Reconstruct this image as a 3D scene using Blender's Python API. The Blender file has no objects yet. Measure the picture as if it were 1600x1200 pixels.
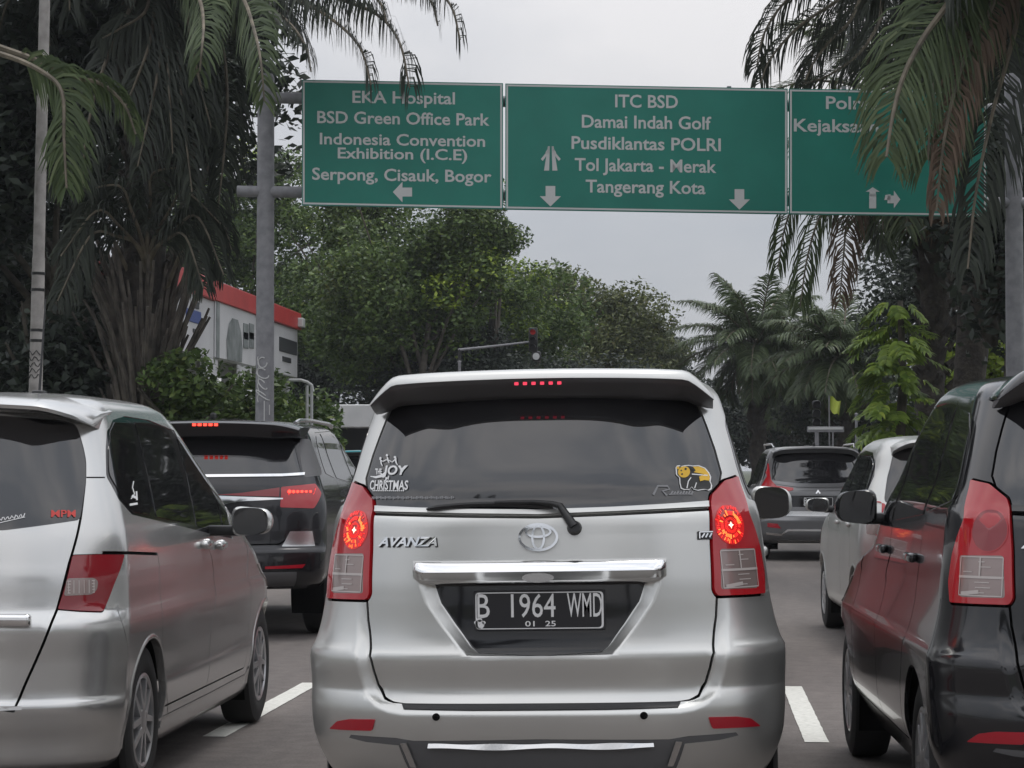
import bpy, bmesh, math, random
import numpy as np
from mathutils import Vector, Matrix, Euler
from mathutils.geometry import delaunay_2d_cdt

random.seed(7)
rng = np.random.default_rng(7)
SC = bpy.context.scene
COL = SC.collection
rad = math.radians

# ------------------------------------------------------------------ camera, sky, sun, exposure
F = 3500.0                       # focal length in pixels of the 1600 wide photograph
CAM = np.array([0.0, 0.0, 1.35])
YAW, PITCH = rad(4.70), rad(2.19)
cam = bpy.data.cameras.new('camera')
cam.lens = 36.0 * F / 1600.0
cam.sensor_width = 36.0
cam.clip_start = 0.1
cam.clip_end = 3000
co = bpy.data.objects.new('camera', cam)
co.location = CAM
co.rotation_euler = (math.pi / 2 + PITCH, 0, YAW)
COL.objects.link(co)
SC.camera = co

SUN_EL, SUN_AZ = rad(74), rad(30)
world = bpy.data.worlds.new('World')
SC.world = world
world.use_nodes = True
wt = world.node_tree
for n in list(wt.nodes):
    wt.nodes.remove(n)
def wn(t, **k):
    n = wt.nodes.new(t)
    for a, b in k.items():
        setattr(n, a, b)
    return n
w_out = wn('ShaderNodeOutputWorld')
w_bg = wn('ShaderNodeBackground')
w_sky = wn('ShaderNodeTexSky', sky_type='NISHITA', sun_disc=False, sun_elevation=SUN_EL, sun_rotation=SUN_AZ, air_density=1.0, dust_density=3.0)
w_tc = wn('ShaderNodeTexCoord')
w_sep = wn('ShaderNodeSeparateXYZ')
w_map = wn('ShaderNodeMapping')
w_map.inputs['Scale'].default_value = (1.0, 1.0, 2.4)
w_n1 = wn('ShaderNodeTexNoise')
w_n1.inputs['Scale'].default_value = 3.1
w_n1.inputs['Detail'].default_value = 7
w_n1.inputs['Roughness'].default_value = 0.5
w_n1.inputs['Distortion'].default_value = 0.4
w_cr = wn('ShaderNodeValToRGB')
w_cr.color_ramp.elements[0].position = 0.36
w_cr.color_ramp.elements[0].color = (4.7, 5.0, 5.5, 1)
w_cr.color_ramp.elements[1].position = 0.66
w_cr.color_ramp.elements[1].color = (7.5, 7.4, 7.5, 1)
w_up = wn('ShaderNodeMapRange')          # an overcast sky is about twice as bright overhead as low down
w_up.inputs['From Min'].default_value = 0.0
w_up.inputs['From Max'].default_value = 0.75
w_up.inputs['To Min'].default_value = 0.80
w_up.inputs['To Max'].default_value = 2.2
w_mul = wn('ShaderNodeVectorMath', operation='MULTIPLY')
w_mix = wn('ShaderNodeMix', data_type='RGBA')
w_mix.inputs['Factor'].default_value = 0.93
wl = wt.links.new
wl(w_tc.outputs['Generated'], w_sep.inputs[0])
wl(w_tc.outputs['Generated'], w_map.inputs[0])
wl(w_map.outputs[0], w_n1.inputs['Vector'])
wl(w_n1.outputs['Fac'], w_cr.inputs[0])
wl(w_sep.outputs[2], w_up.inputs['Value'])
wl(w_cr.outputs[0], w_mul.inputs[0])
wl(w_up.outputs[0], w_mul.inputs[1])
wl(w_sky.outputs[0], w_mix.inputs['A'])
wl(w_mul.outputs[0], w_mix.inputs['B'])
wl(w_mix.outputs['Result'], w_bg.inputs['Color'])
wl(w_bg.outputs[0], w_out.inputs['Surface'])
w_bg.inputs['Strength'].default_value = 0.1

sl = bpy.data.lights.new('sun', 'SUN')
sl.energy = 1.1
sl.angle = rad(18)
sl.color = (1.0, 0.965, 0.92)
so = bpy.data.objects.new('sun', sl)
# sun high behind thin cloud, ahead and to the right
so.rotation_euler = (math.pi / 2 - SUN_EL, 0, rad(180 - 30))
COL.objects.link(so)

SC.view_settings.view_transform = 'Standard'
SC.view_settings.look = 'None'
SC.view_settings.exposure = 0.0
SC.view_settings.gamma = 1.0
SC.view_settings.use_curve_mapping = False
SC.cycles.max_bounces = 8
SC.cycles.transparent_max_bounces = 8

# ------------------------------------------------------------------ projection
cf = np.array([-math.sin(YAW) * math.cos(PITCH), math.cos(YAW) * math.cos(PITCH), math.sin(PITCH)])
cr = np.array([math.cos(YAW), math.sin(YAW), 0.0])
cu_ = np.cross(cr, cf)
def ray(px, py):
    return cf + cr * (px - 800) / F + cu_ * (600 - py) / F
def at(px, py, Y):
    """world point seen at a pixel of the photograph on the plane y = Y"""
    r = ray(px, py)
    return CAM + r * (Y / r[1])
def ground(px, py, z=0.0):
    r = ray(px, py)
    return CAM + r * ((z - CAM[2]) / r[2])
def proj(P):
    d = np.asarray(P) - CAM
    w = d @ cf
    return np.stack([800 + F * (d @ cr) / w, 600 - F * (d @ cu_) / w], -1)

# ------------------------------------------------------------------ object helpers
def tag(o, label=None, cat=None, group=None, kind=None):
    if label: o['label'] = label
    if cat: o['category'] = cat
    if group: o['group'] = group
    if kind: o['kind'] = kind
    return o
def empty(name, loc, rot=(0, 0, 0), **k):
    o = bpy.data.objects.new(name, None)
    o.location = loc
    o.rotation_euler = rot
    o.empty_display_size = 0.2
    COL.objects.link(o)
    return tag(o, **k)
def mobj(name, V, Fc, mat, parent=None, smooth=False, normals=None, **k):
    me = bpy.data.meshes.new(name)
    me.from_pydata([tuple(v) for v in V], [], [tuple(int(i) for i in f) for f in Fc])
    mats = mat if isinstance(mat, (list, tuple)) else [mat]
    for m in mats:
        me.materials.append(m)
    if smooth:
        me.shade_smooth()
    me.update()
    if normals is not None:
        me.normals_split_custom_set_from_vertices([tuple(n) for n in normals])
    o = bpy.data.objects.new(name, me)
    if parent is not None:
        o.parent = parent
    COL.objects.link(o)
    return tag(o, **k)
class MB:
    """collects shapes into one mesh"""
    def __init__(s):
        s.v, s.f = [], []
    def add(s, V, Fc):
        n = len(s.v)
        s.v += [tuple(p) for p in V]
        s.f += [tuple(i + n for i in f) for f in Fc]
        return s
    def box(s, c, d, rot=None):
        c = Vector(c)
        V = []
        for x in (-.5, .5):
            for y in (-.5, .5):
                for z in (-.5, .5):
                    p = Vector((x * d[0], y * d[1], z * d[2]))
                    if rot is not None:
                        p = rot @ p
                    V.append(c + p)
        return s.add(V, [(0, 1, 3, 2), (4, 6, 7, 5), (0, 4, 5, 1), (2, 3, 7, 6), (0, 2, 6, 4), (1, 5, 7, 3)])
    def rbox(s, c, d, r=0.02, seg=2, rot=None, tap=None):
        bm = bmesh.new()
        bmesh.ops.create_cube(bm, size=1)
        for v in bm.verts:
            v.co = Vector((v.co.x * d[0], v.co.y * d[1], v.co.z * d[2]))
            if tap:
                v.co = Vector(tap(v.co))
        bmesh.ops.bevel(bm, geom=bm.edges[:], offset=r, segments=seg, profile=0.5, affect='EDGES', clamp_overlap=True)
        c = Vector(c)
        V = [(rot @ v.co if rot is not None else v.co) + c for v in bm.verts]
        bm.verts.index_update()
        s.add(V, [[v.index for v in f.verts] for f in bm.faces])
        bm.free()
        return s
    def tube(s, pts, rads, n=10, cap=True, sq=None):
        pts = [Vector(p) for p in pts]
        if not hasattr(rads, '__len__'):
            rads = [rads] * len(pts)
        base = len(s.v)
        prev = None
        for i, p in enumerate(pts):
            t = (pts[min(i + 1, len(pts) - 1)] - pts[max(i - 1, 0)]).normalized()
            if prev is None:
                a = t.orthogonal().normalized()
            else:
                a = (prev - t * prev.dot(t)).normalized()
            prev = a
            b = t.cross(a)
            for k in range(n):
                an = 2 * math.pi * k / n
                s.v.append(tuple(p + (a * math.cos(an) + b * math.sin(an)) * rads[i]))
        for i in range(len(pts) - 1):
            for k in range(n):
                k2 = (k + 1) % n
                s.f.append((base + i * n + k, base + i * n + k2, base + (i + 1) * n + k2, base + (i + 1) * n + k))
        if cap:
            s.f.append(tuple(base + k for k in range(n))[::-1])
            s.f.append(tuple(base + (len(pts) - 1) * n + k for k in range(n)))
        return s
    def lathe(s, prof, c, axis='X', n=32):
        """prof: (radius, offset along axis)"""
        base = len(s.v)
        for r, h in prof:
            for k in range(n):
                a = 2 * math.pi * k / n
                p = {'X': (h, r * math.cos(a), r * math.sin(a)), 'Y': (r * math.cos(a), h, r * math.sin(a)), 'Z': (r * math.cos(a), r * math.sin(a), h)}[axis]
                s.v.append((p[0] + c[0], p[1] + c[1], p[2] + c[2]))
        for i in range(len(prof) - 1):
            for k in range(n):
                k2 = (k + 1) % n
                s.f.append((base + i * n + k, base + i * n + k2, base + (i + 1) * n + k2, base + (i + 1) * n + k))
        return s
    def prism(s, poly, y0, y1, mp=None):
        """poly in (x, z), extruded along y"""
        n = len(poly)
        V = [(p[0], y0, p[1]) for p in poly] + [(p[0], y1, p[1]) for p in poly]
        if mp:
            V = [mp(v) for v in V]
        Fc = [tuple(range(n)), tuple(range(2 * n - 1, n - 1, -1))] + [(i, i + n, (i + 1) % n + n, (i + 1) % n) for i in range(n)]
        return s.add(V, Fc)
    def build(s, name, mat, parent=None, smooth=False, ang=None, **k):
        o = mobj(name, s.v, s.f, mat, parent, smooth, **k)
        if smooth:
            bm = bmesh.new()
            bm.from_mesh(o.data)
            bmesh.ops.recalc_face_normals(bm, faces=bm.faces[:])
            bm.to_mesh(o.data)
            bm.free()
            o.data.set_sharp_from_angle(angle=rad(ang or 40))
        return o
def copy_tree(o, parent=None):
    c = o.copy()
    COL.objects.link(c)
    c.parent = parent
    for ch in [q for q in bpy.data.objects if q.parent == o]:
        copy_tree(ch, c)
    return c

def text_geo(body, bold=0.0, shear=0.0):
    cu = bpy.data.curves.new('text', 'FONT')
    cu.body = body
    cu.size = 1.0
    cu.offset = bold
    cu.shear = shear
    cu.resolution_u = 3
    cu.fill_mode = 'FRONT'
    ob = bpy.data.objects.new('text', cu)
    COL.objects.link(ob)
    dg = bpy.context.evaluated_depsgraph_get()
    dg.update()
    me = bpy.data.meshes.new_from_object(ob.evaluated_get(dg))
    V = np.array([v.co[:2] for v in me.vertices])
    Fc = [tuple(p.vertices) for p in me.polygons]
    bpy.data.objects.remove(ob)
    bpy.data.curves.remove(cu)
    bpy.data.meshes.remove(me)
    return V, Fc
def text_fit(body, x0, x1, z0, z1, bold=0.0, shear=0.0):
    """text filling a box; z0..z1 is the extent of the glyphs"""
    V, Fc = text_geo(body, bold, shear)
    lo, hi = V.min(0), V.max(0)
    V = (V - lo) / (hi - lo)
    return np.stack([x0 + V[:, 0] * (x1 - x0), z0 + V[:, 1] * (z1 - z0)], -1), Fc

# ------------------------------------------------------------------ materials
def mat(name, color, rough=0.5, metal=0.0, coat=0.0, spec=0.5, emit=None, es=0.0, noise=None, bump=None, coat_rough=0.03, ior=1.5, trans=0.0):
    m = bpy.data.materials.new(name)
    m.use_nodes = True
    nt = m.node_tree
    b = nt.nodes['Principled BSDF']
    b.inputs['Base Color'].default_value = (*color, 1)
    b.inputs['Roughness'].default_value = rough
    b.inputs['Metallic'].default_value = metal
    b.inputs['Coat Weight'].default_value = coat
    b.inputs['Coat Roughness'].default_value = coat_rough
    b.inputs['Specular IOR Level'].default_value = spec
    b.inputs['IOR'].default_value = ior
    b.inputs['Transmission Weight'].default_value = trans
    if emit:
        b.inputs['Emission Color'].default_value = (*emit, 1)
        b.inputs['Emission Strength'].default_value = es
    if noise or bump:
        tc = nt.nodes.new('ShaderNodeTexCoord')
    if noise:      # (scale, low colour, high colour, detail)
        n = nt.nodes.new('ShaderNodeTexNoise')
        n.inputs['Scale'].default_value = noise[0]
        n.inputs['Detail'].default_value = noise[3] if len(noise) > 3 else 6
        r = nt.nodes.new('ShaderNodeValToRGB')
        r.color_ramp.elements[0].position = 0.3
        r.color_ramp.elements[1].position = 0.7
        r.color_ramp.elements[0].color = (*noise[1], 1)
        r.color_ramp.elements[1].color = (*noise[2], 1)
        nt.links.new(tc.outputs['Object'], n.inputs['Vector'])
        nt.links.new(n.outputs['Fac'], r.inputs[0])
        nt.links.new(r.outputs[0], b.inputs['Base Color'])
    if bump:       # (scale, strength, distance)
        n = nt.nodes.new('ShaderNodeTexNoise')
        n.inputs['Scale'].default_value = bump[0]
        n.inputs['Detail'].default_value = 5
        bp = nt.nodes.new('ShaderNodeBump')
        bp.inputs['Strength'].default_value = bump[1]
        bp.inputs['Distance'].default_value = bump[2]
        nt.links.new(tc.outputs['Object'], n.inputs['Vector'])
        nt.links.new(n.outputs['Fac'], bp.inputs['Height'])
        nt.links.new(bp.outputs[0], b.inputs['Normal'])
    return m
def leaf_mat(name, lo, hi, rough=0.5, top=None, spec=0.25, thin=0.25):
    """leaves: each leaf its own tone between two greens, a few of a third"""
    m = bpy.data.materials.new(name)
    m.use_nodes = True
    nt = m.node_tree
    b = nt.nodes['Principled BSDF']
    g = nt.nodes.new('ShaderNodeNewGeometry')
    r = nt.nodes.new('ShaderNodeValToRGB')
    r.color_ramp.elements[0].color = (*lo, 1)
    r.color_ramp.elements[1].color = (*hi, 1)
    if top:
        e = r.color_ramp.elements.new(0.9)
        e.color = (*hi, 1)
        r.color_ramp.elements[-1].color = (*top, 1)
    nt.links.new(g.outputs['Random Per Island'], r.inputs[0])
    nt.links.new(r.outputs[0], b.inputs['Base Color'])
    b.inputs['Roughness'].default_value = rough
    b.inputs['Specular IOR Level'].default_value = spec
    t = nt.nodes.new('ShaderNodeBsdfTranslucent')
    mx = nt.nodes.new('ShaderNodeMixShader')
    mx.inputs[0].default_value = thin
    nt.links.new(r.outputs[0], t.inputs['Color'])
    nt.links.new(b.outputs[0], mx.inputs[1])
    nt.links.new(t.outputs[0], mx.inputs[2])
    nt.links.new(mx.outputs[0], nt.nodes['Material Output'].inputs['Surface'])
    return m

M = {}
def dusty(name, base, metal, rough, coat=0.35):
    """car paint: clear coat over flake, a film of road dust that is patchy and thicker low down on the body"""
    m = mat(name, base, rough=rough, metal=metal, coat=coat, coat_rough=0.09 if metal > .6 else 0.03)
    # dust: a soft change of tone over the panels
    nt = m.node_tree
    b = nt.nodes['Principled BSDF']
    tc = nt.nodes.new('ShaderNodeTexCoord')
    n = nt.nodes.new('ShaderNodeTexNoise')
    n.inputs['Scale'].default_value = 1.3
    n.inputs['Detail'].default_value = 3
    r = nt.nodes.new('ShaderNodeValToRGB')
    r.color_ramp.interpolation = 'EASE'
    r.color_ramp.elements[0].position, r.color_ramp.elements[1].position = .2, .8
    r.color_ramp.elements[0].color = (*[c * .93 for c in base], 1)
    r.color_ramp.elements[1].color = (*[min(1, c * 1.05 + .004) for c in base], 1)
    nt.links.new(tc.outputs['Object'], n.inputs['Vector'])
    nt.links.new(n.outputs['Fac'], r.inputs[0])
    nt.links.new(r.outputs[0], b.inputs['Base Color'])
    return m
M['silver'] = dusty('silver_paint', (0.60, 0.60, 0.58), 0.8, 0.32, coat=0.5)
M['silver2'] = dusty('grey_silver_paint', (0.60, 0.60, 0.59), 0.78, 0.26, coat=0.8)
M['grey3'] = dusty('mid_grey_paint', (0.20, 0.20, 0.205), 0.7, 0.3)
M['champ'] = dusty('champagne_paint', (0.54, 0.54, 0.52), 0.75, 0.33)
M['white'] = dusty('pearl_paint', (0.62, 0.62, 0.61), 0.3, 0.3)
M['black'] = dusty('black_paint', (0.009, 0.009, 0.011), 0.0, 0.16, coat=0.5)
M['charcoal'] = dusty('charcoal_paint', (0.014, 0.014, 0.017), 0.4, 0.25, coat=0.6)
M['redp'] = dusty('red_paint', (0.20, 0.014, 0.014), 0.1, 0.3, coat=0.6)
M['tealp'] = dusty('teal_paint', (0.03, 0.30, 0.34), 0.1, 0.3, coat=0.8)
M['glass'] = mat('tinted_glass', (0.016, 0.016, 0.018), rough=0.03, spec=0.8, ior=1.58)
M['glass2'] = mat('tinted_side_glass', (0.012, 0.012, 0.013), rough=0.02, spec=0.8, ior=1.55)
M['trim'] = mat('black_trim', (0.012, 0.012, 0.013), rough=0.45)
M['gap'] = mat('dark_gap', (0.004, 0.004, 0.004), rough=0.9, spec=0.1)
M['glossblack'] = mat('gloss_black', (0.008, 0.008, 0.01), rough=0.08, spec=0.6)
M['chrome'] = mat('chrome', (0.78, 0.78, 0.78), rough=0.06, metal=1.0)
M['satin'] = mat('satin_metal', (0.6, 0.6, 0.6), rough=0.25, metal=1.0)
M['lens'] = mat('red_lens', (0.33, 0.012, 0.018), rough=0.08, coat=0.8, emit=(0.9, 0.01, 0.015), es=0.05)
M['lensdull'] = mat('dark_red_lens', (0.22, 0.006, 0.012), rough=0.12, coat=0.8)
M['lensclear'] = mat('clear_lens', (0.30, 0.235, 0.22), rough=0.22, coat=0.8, metal=0.3)
M['lensline'] = mat('lens_rib', (0.5, 0.45, 0.43), rough=0.2, coat=0.6)
M['reflector'] = mat('red_reflector', (0.36, 0.008, 0.02), rough=0.2, coat=0.6)
M['brake_red'] = mat('lit_brake_red', (0.6, 0.01, 0.01), emit=(1.0, 0.03, 0.02), es=0.9)
M['brake_or'] = mat('lit_brake_orange', (0.8, 0.1, 0.02), emit=(1.0, 0.24, 0.05), es=1.5)
M['brake_dk'] = mat('brake_bezel', (0.25, 0.005, 0.008), rough=0.25, coat=0.5, emit=(1.0, 0.012, 0.012), es=0.42)
M['brake_wh'] = mat('lit_brake_core', (1, 0.6, 0.4), emit=(1.0, 0.72, 0.5), es=3.0)
M['tyre'] = mat('tyre_rubber', (0.014, 0.014, 0.014), rough=0.8, bump=(60, 0.2, 0.004))
M['rim'] = mat('alloy', (0.55, 0.55, 0.56), rough=0.3, metal=0.85)
M['rimdark'] = mat('brake_dark', (0.015, 0.015, 0.016), rough=0.6)
M['plate'] = mat('plate_black', (0.014, 0.014, 0.017), rough=0.35)
M['platewhite'] = mat('plate_white', (0.72, 0.72, 0.72), rough=0.5)
M['decal'] = mat('white_decal', (0.8, 0.8, 0.8), rough=0.5)
M['decalgrey'] = mat('grey_decal', (0.25, 0.25, 0.26), rough=0.5)
M['decalred'] = mat('red_decal', (0.6, 0.06, 0.05), rough=0.5)
M['decalyellow'] = mat('yellow_decal', (0.75, 0.45, 0.03), rough=0.5)
M['decalblack'] = mat('black_decal', (0.015, 0.015, 0.015), rough=0.5)
M['insert'] = mat('dark_grey_plastic', (.10, .10, .103), rough=.45)
# ------------------------------------------------------------------ ground, road, markings
M['asphalt'] = mat('asphalt', (.09, .085, .08), rough=.85, noise=(9, (.115, .100, .093), (.155, .137, .128), 10), bump=(180, .35, .004))
def worn_road():
    m = M['asphalt']
    nt = m.node_tree
    b = nt.nodes['Principled BSDF']
    src = b.inputs['Base Color'].links[0].from_socket
    tc = nt.nodes.new('ShaderNodeTexCoord')
    mp = nt.nodes.new('ShaderNodeMapping')
    mp.inputs['Scale'].default_value = (1.6, .16, 1)
    n1 = nt.nodes.new('ShaderNodeTexNoise')
    n1.inputs['Scale'].default_value = 1.1
    n1.inputs['Detail'].default_value = 4
    r1 = nt.nodes.new('ShaderNodeValToRGB')
    r1.color_ramp.elements[0].position, r1.color_ramp.elements[1].position = .38, .66
    r1.color_ramp.elements[0].color, r1.color_ramp.elements[1].color = (.78, .78, .78, 1), (1.08, 1.07, 1.05, 1)
    n2 = nt.nodes.new('ShaderNodeTexVoronoi')
    n2.inputs['Scale'].default_value = 95
    r2 = nt.nodes.new('ShaderNodeMapRange')
    r2.inputs['From Max'].default_value = .8
    r2.inputs['To Min'].default_value, r2.inputs['To Max'].default_value = 1.22, .82
    x1 = nt.nodes.new('ShaderNodeVectorMath'); x1.operation = 'MULTIPLY'
    x2 = nt.nodes.new('ShaderNodeVectorMath'); x2.operation = 'MULTIPLY'
    L = nt.links.new
    L(tc.outputs['Object'], mp.inputs[0]); L(mp.outputs[0], n1.inputs['Vector']); L(n1.outputs['Fac'], r1.inputs[0])
    L(tc.outputs['Object'], n2.inputs['Vector']); L(n2.outputs['Distance'], r2.inputs['Value'])
    L(src, x1.inputs[0]); L(r1.outputs[0], x1.inputs[1]); L(x1.outputs[0], x2.inputs[0]); L(r2.outputs[0], x2.inputs[1])
    L(x2.outputs[0], b.inputs['Base Color'])
worn_road()
M['paintline'] = mat('road_paint', (.7, .7, .66), rough=.6, noise=(30, (.52, .52, .47), (.70, .69, .64), 8))
M['verge'] = mat('verge_soil', (.05, .06, .03), rough=.95, noise=(3, (.03, .04, .018), (.07, .08, .035)))
M['kerb'] = mat('kerb_stone', (.3, .29, .28), rough=.8, noise=(4, (.2, .2, .19), (.34, .33, .32)))
def sheet(name, x0, x1, y0, y1, z, m, nx=1, ny=1, **k):
    V = [(x0 + (x1 - x0) * i / nx, y0 + (y1 - y0) * j / ny, z) for j in range(ny + 1) for i in range(nx + 1)]
    Fc = [(j * (nx + 1) + i, j * (nx + 1) + i + 1, (j + 1) * (nx + 1) + i + 1, (j + 1) * (nx + 1) + i) for j in range(ny) for i in range(nx)]
    return mobj(name, V, Fc, m, **k)
sheet('ground', -1500, 1500, -600, 2400, -.02, M['verge'], kind='structure')
sheet('road', -5.7, 4.1, -200, 900, 0.0, M['asphalt'], kind='structure')
sheet('cross_road', -160, -5.7, 39, 66, 0.0, M['asphalt'], kind='structure')
for x, y0, y1 in ((-5.85, -120, 39), (4.1, -120, 39), (4.1, 66, 400), (-5.85, 66, 400)):
    MB().box((x + .075, (y0 + y1) / 2, .04), (.15, y1 - y0, .2)).build('kerb', M['kerb'], kind='structure')
sheet('pavement', -9.5, -5.85, -120, 39, .13, M['kerb'], kind='structure')
lines = []
for x in (-2.43, .59):
    for k in range(-1, 16):
        y0 = 11.22 + 8.0 * k
        lines.append((x, y0, y0 + 2.86))
V, Fc = [], []
rl = random.Random(8)
for x, a, b in lines:
    m = 28
    n = len(V)
    for q in range(m + 1):
        y = a + (b - a) * q / m + (rl.uniform(-.02, .02) if q in (0, m) else 0)
        V += [(x - .06 + rl.uniform(-.002, .002), y, .004), (x + .06 + rl.uniform(-.002, .002), y + rl.uniform(-.003, .003), .004)]
    Fc += [(n + 2 * q, n + 2 * q + 1, n + 2 * q + 3, n + 2 * q + 2) for q in range(m)]
mobj('lane_marking', V, Fc, M['paintline'], kind='structure')
# ------------------------------------------------------------------ car shells
def pchip(xk, yk, x):
    xk, yk = np.asarray(xk, float), np.asarray(yk, float)
    h = np.diff(xk)
    d = np.diff(yk) / h
    m = np.zeros_like(yk)
    for i in range(1, len(xk) - 1):
        if d[i - 1] * d[i] > 0:
            w1, w2 = 2 * h[i] + h[i - 1], h[i] + 2 * h[i - 1]
            m[i] = (w1 + w2) / (w1 / d[i - 1] + w2 / d[i])
    m[0], m[-1] = d[0], d[-1]
    i = np.clip(np.searchsorted(xk, x) - 1, 0, len(xk) - 2)
    t = (x - xk[i]) / h[i]
    return ((1 + 2 * t) * (1 - t) ** 2) * yk[i] + t * (1 - t) ** 2 * h[i] * m[i] + t * t * (3 - 2 * t) * yk[i + 1] + t * t * (t - 1) * h[i] * m[i + 1]

def inside(poly, pts):
    x, y = pts[:, 0], pts[:, 1]
    c = np.zeros(len(pts), bool)
    bb0, bb1 = poly.min(0), poly.max(0)
    sel = (x >= bb0[0]) & (x <= bb1[0]) & (y >= bb0[1]) & (y <= bb1[1])
    xs, ys = x[sel], y[sel]
    r = np.zeros(len(xs), bool)
    n = len(poly)
    for i in range(n):
        x0, y0 = poly[i]
        x1, y1 = poly[(i + 1) % n]
        if y0 == y1:
            continue
        q = ((y0 > ys) != (y1 > ys)) & (xs < (x1 - x0) * (ys - y0) / (y1 - y0) + x0)
        r ^= q
    c[sel] = r
    return c
def segdist(poly, pts, closed=True):
    a = poly
    b = np.roll(poly, -1, 0) if closed else poly[1:]
    a = a if closed else poly[:-1]
    d = np.full(len(pts), 1e9)
    ab = b - a
    L = (ab ** 2).sum(1) + 1e-12
    for k in range(0, len(pts), 4000):
        p = pts[k:k + 4000]
        ap = p[:, None] - a[None]
        t = np.clip((ap * ab[None]).sum(2) / L, 0, 1)
        q = ap - t[..., None] * ab[None]
        d[k:k + 4000] = np.sqrt((q ** 2).sum(2)).min(1)
    return d
def resample(poly, step, closed=True):
    out = []
    n = len(poly)
    for i in range(n if closed else n - 1):
        a, b = poly[i], poly[(i + 1) % n]
        k = max(1, int(math.ceil(np.linalg.norm(b - a) / step)))
        for j in range(k):
            out.append(a + (b - a) * j / k)
    if not closed:
        out.append(poly[-1])
    return np.array(out)
def rnd(poly, r=0.02, seg=4):
    """round the corners of a polygon"""
    poly = np.asarray(poly, float)
    out = []
    n = len(poly)
    for i in range(n):
        p, a, b = poly[i], poly[i - 1], poly[(i + 1) % n]
        la, lb = np.linalg.norm(a - p), np.linalg.norm(b - p)
        ra = min(r, la * 0.45, lb * 0.45)
        p0, p1 = p + (a - p) / (la + 1e-9) * ra, p + (b - p) / (lb + 1e-9) * ra
        for k in range(seg + 1):
            t = k / seg
            out.append((1 - t) ** 2 * p0 + 2 * t * (1 - t) * p + t * t * p1)
    return np.array(out)
def ribbon(line, w, closed=False):
    """thin polygon along an open polyline"""
    line = np.asarray(line, float)
    t = np.gradient(line, axis=0)
    t /= np.linalg.norm(t, axis=1)[:, None] + 1e-12
    nrm = np.stack([-t[:, 1], t[:, 0]], 1) * w / 2
    return np.concatenate([line + nrm, (line - nrm)[::-1]])
def curve(pts, n=6):
    """Catmull-Rom through open points"""
    p = np.asarray(pts, float)
    q = np.concatenate([[2 * p[0] - p[1]], p, [2 * p[-1] - p[-2]]])
    out = []
    for i in range(1, len(q) - 2):
        for k in range(n):
            t = k / n
            out.append(0.5 * (2 * q[i] + (q[i + 1] - q[i - 1]) * t + (2 * q[i - 1] - 5 * q[i] + 4 * q[i + 1] - q[i + 2]) * t * t + (3 * q[i] - q[i - 1] - 3 * q[i + 1] + q[i + 2]) * t ** 3))
    out.append(q[-2])
    return np.array(out)
def grow(line, d):
    """open line moved sideways by d"""
    line = np.asarray(line, float)
    t = np.gradient(line, axis=0)
    t /= np.linalg.norm(t, axis=1)[:, None] + 1e-12
    return line + np.stack([-t[:, 1], t[:, 0]], 1) * d
def mir(poly):
    return np.asarray(poly)[::-1] * np.array([-1, 1])

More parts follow.
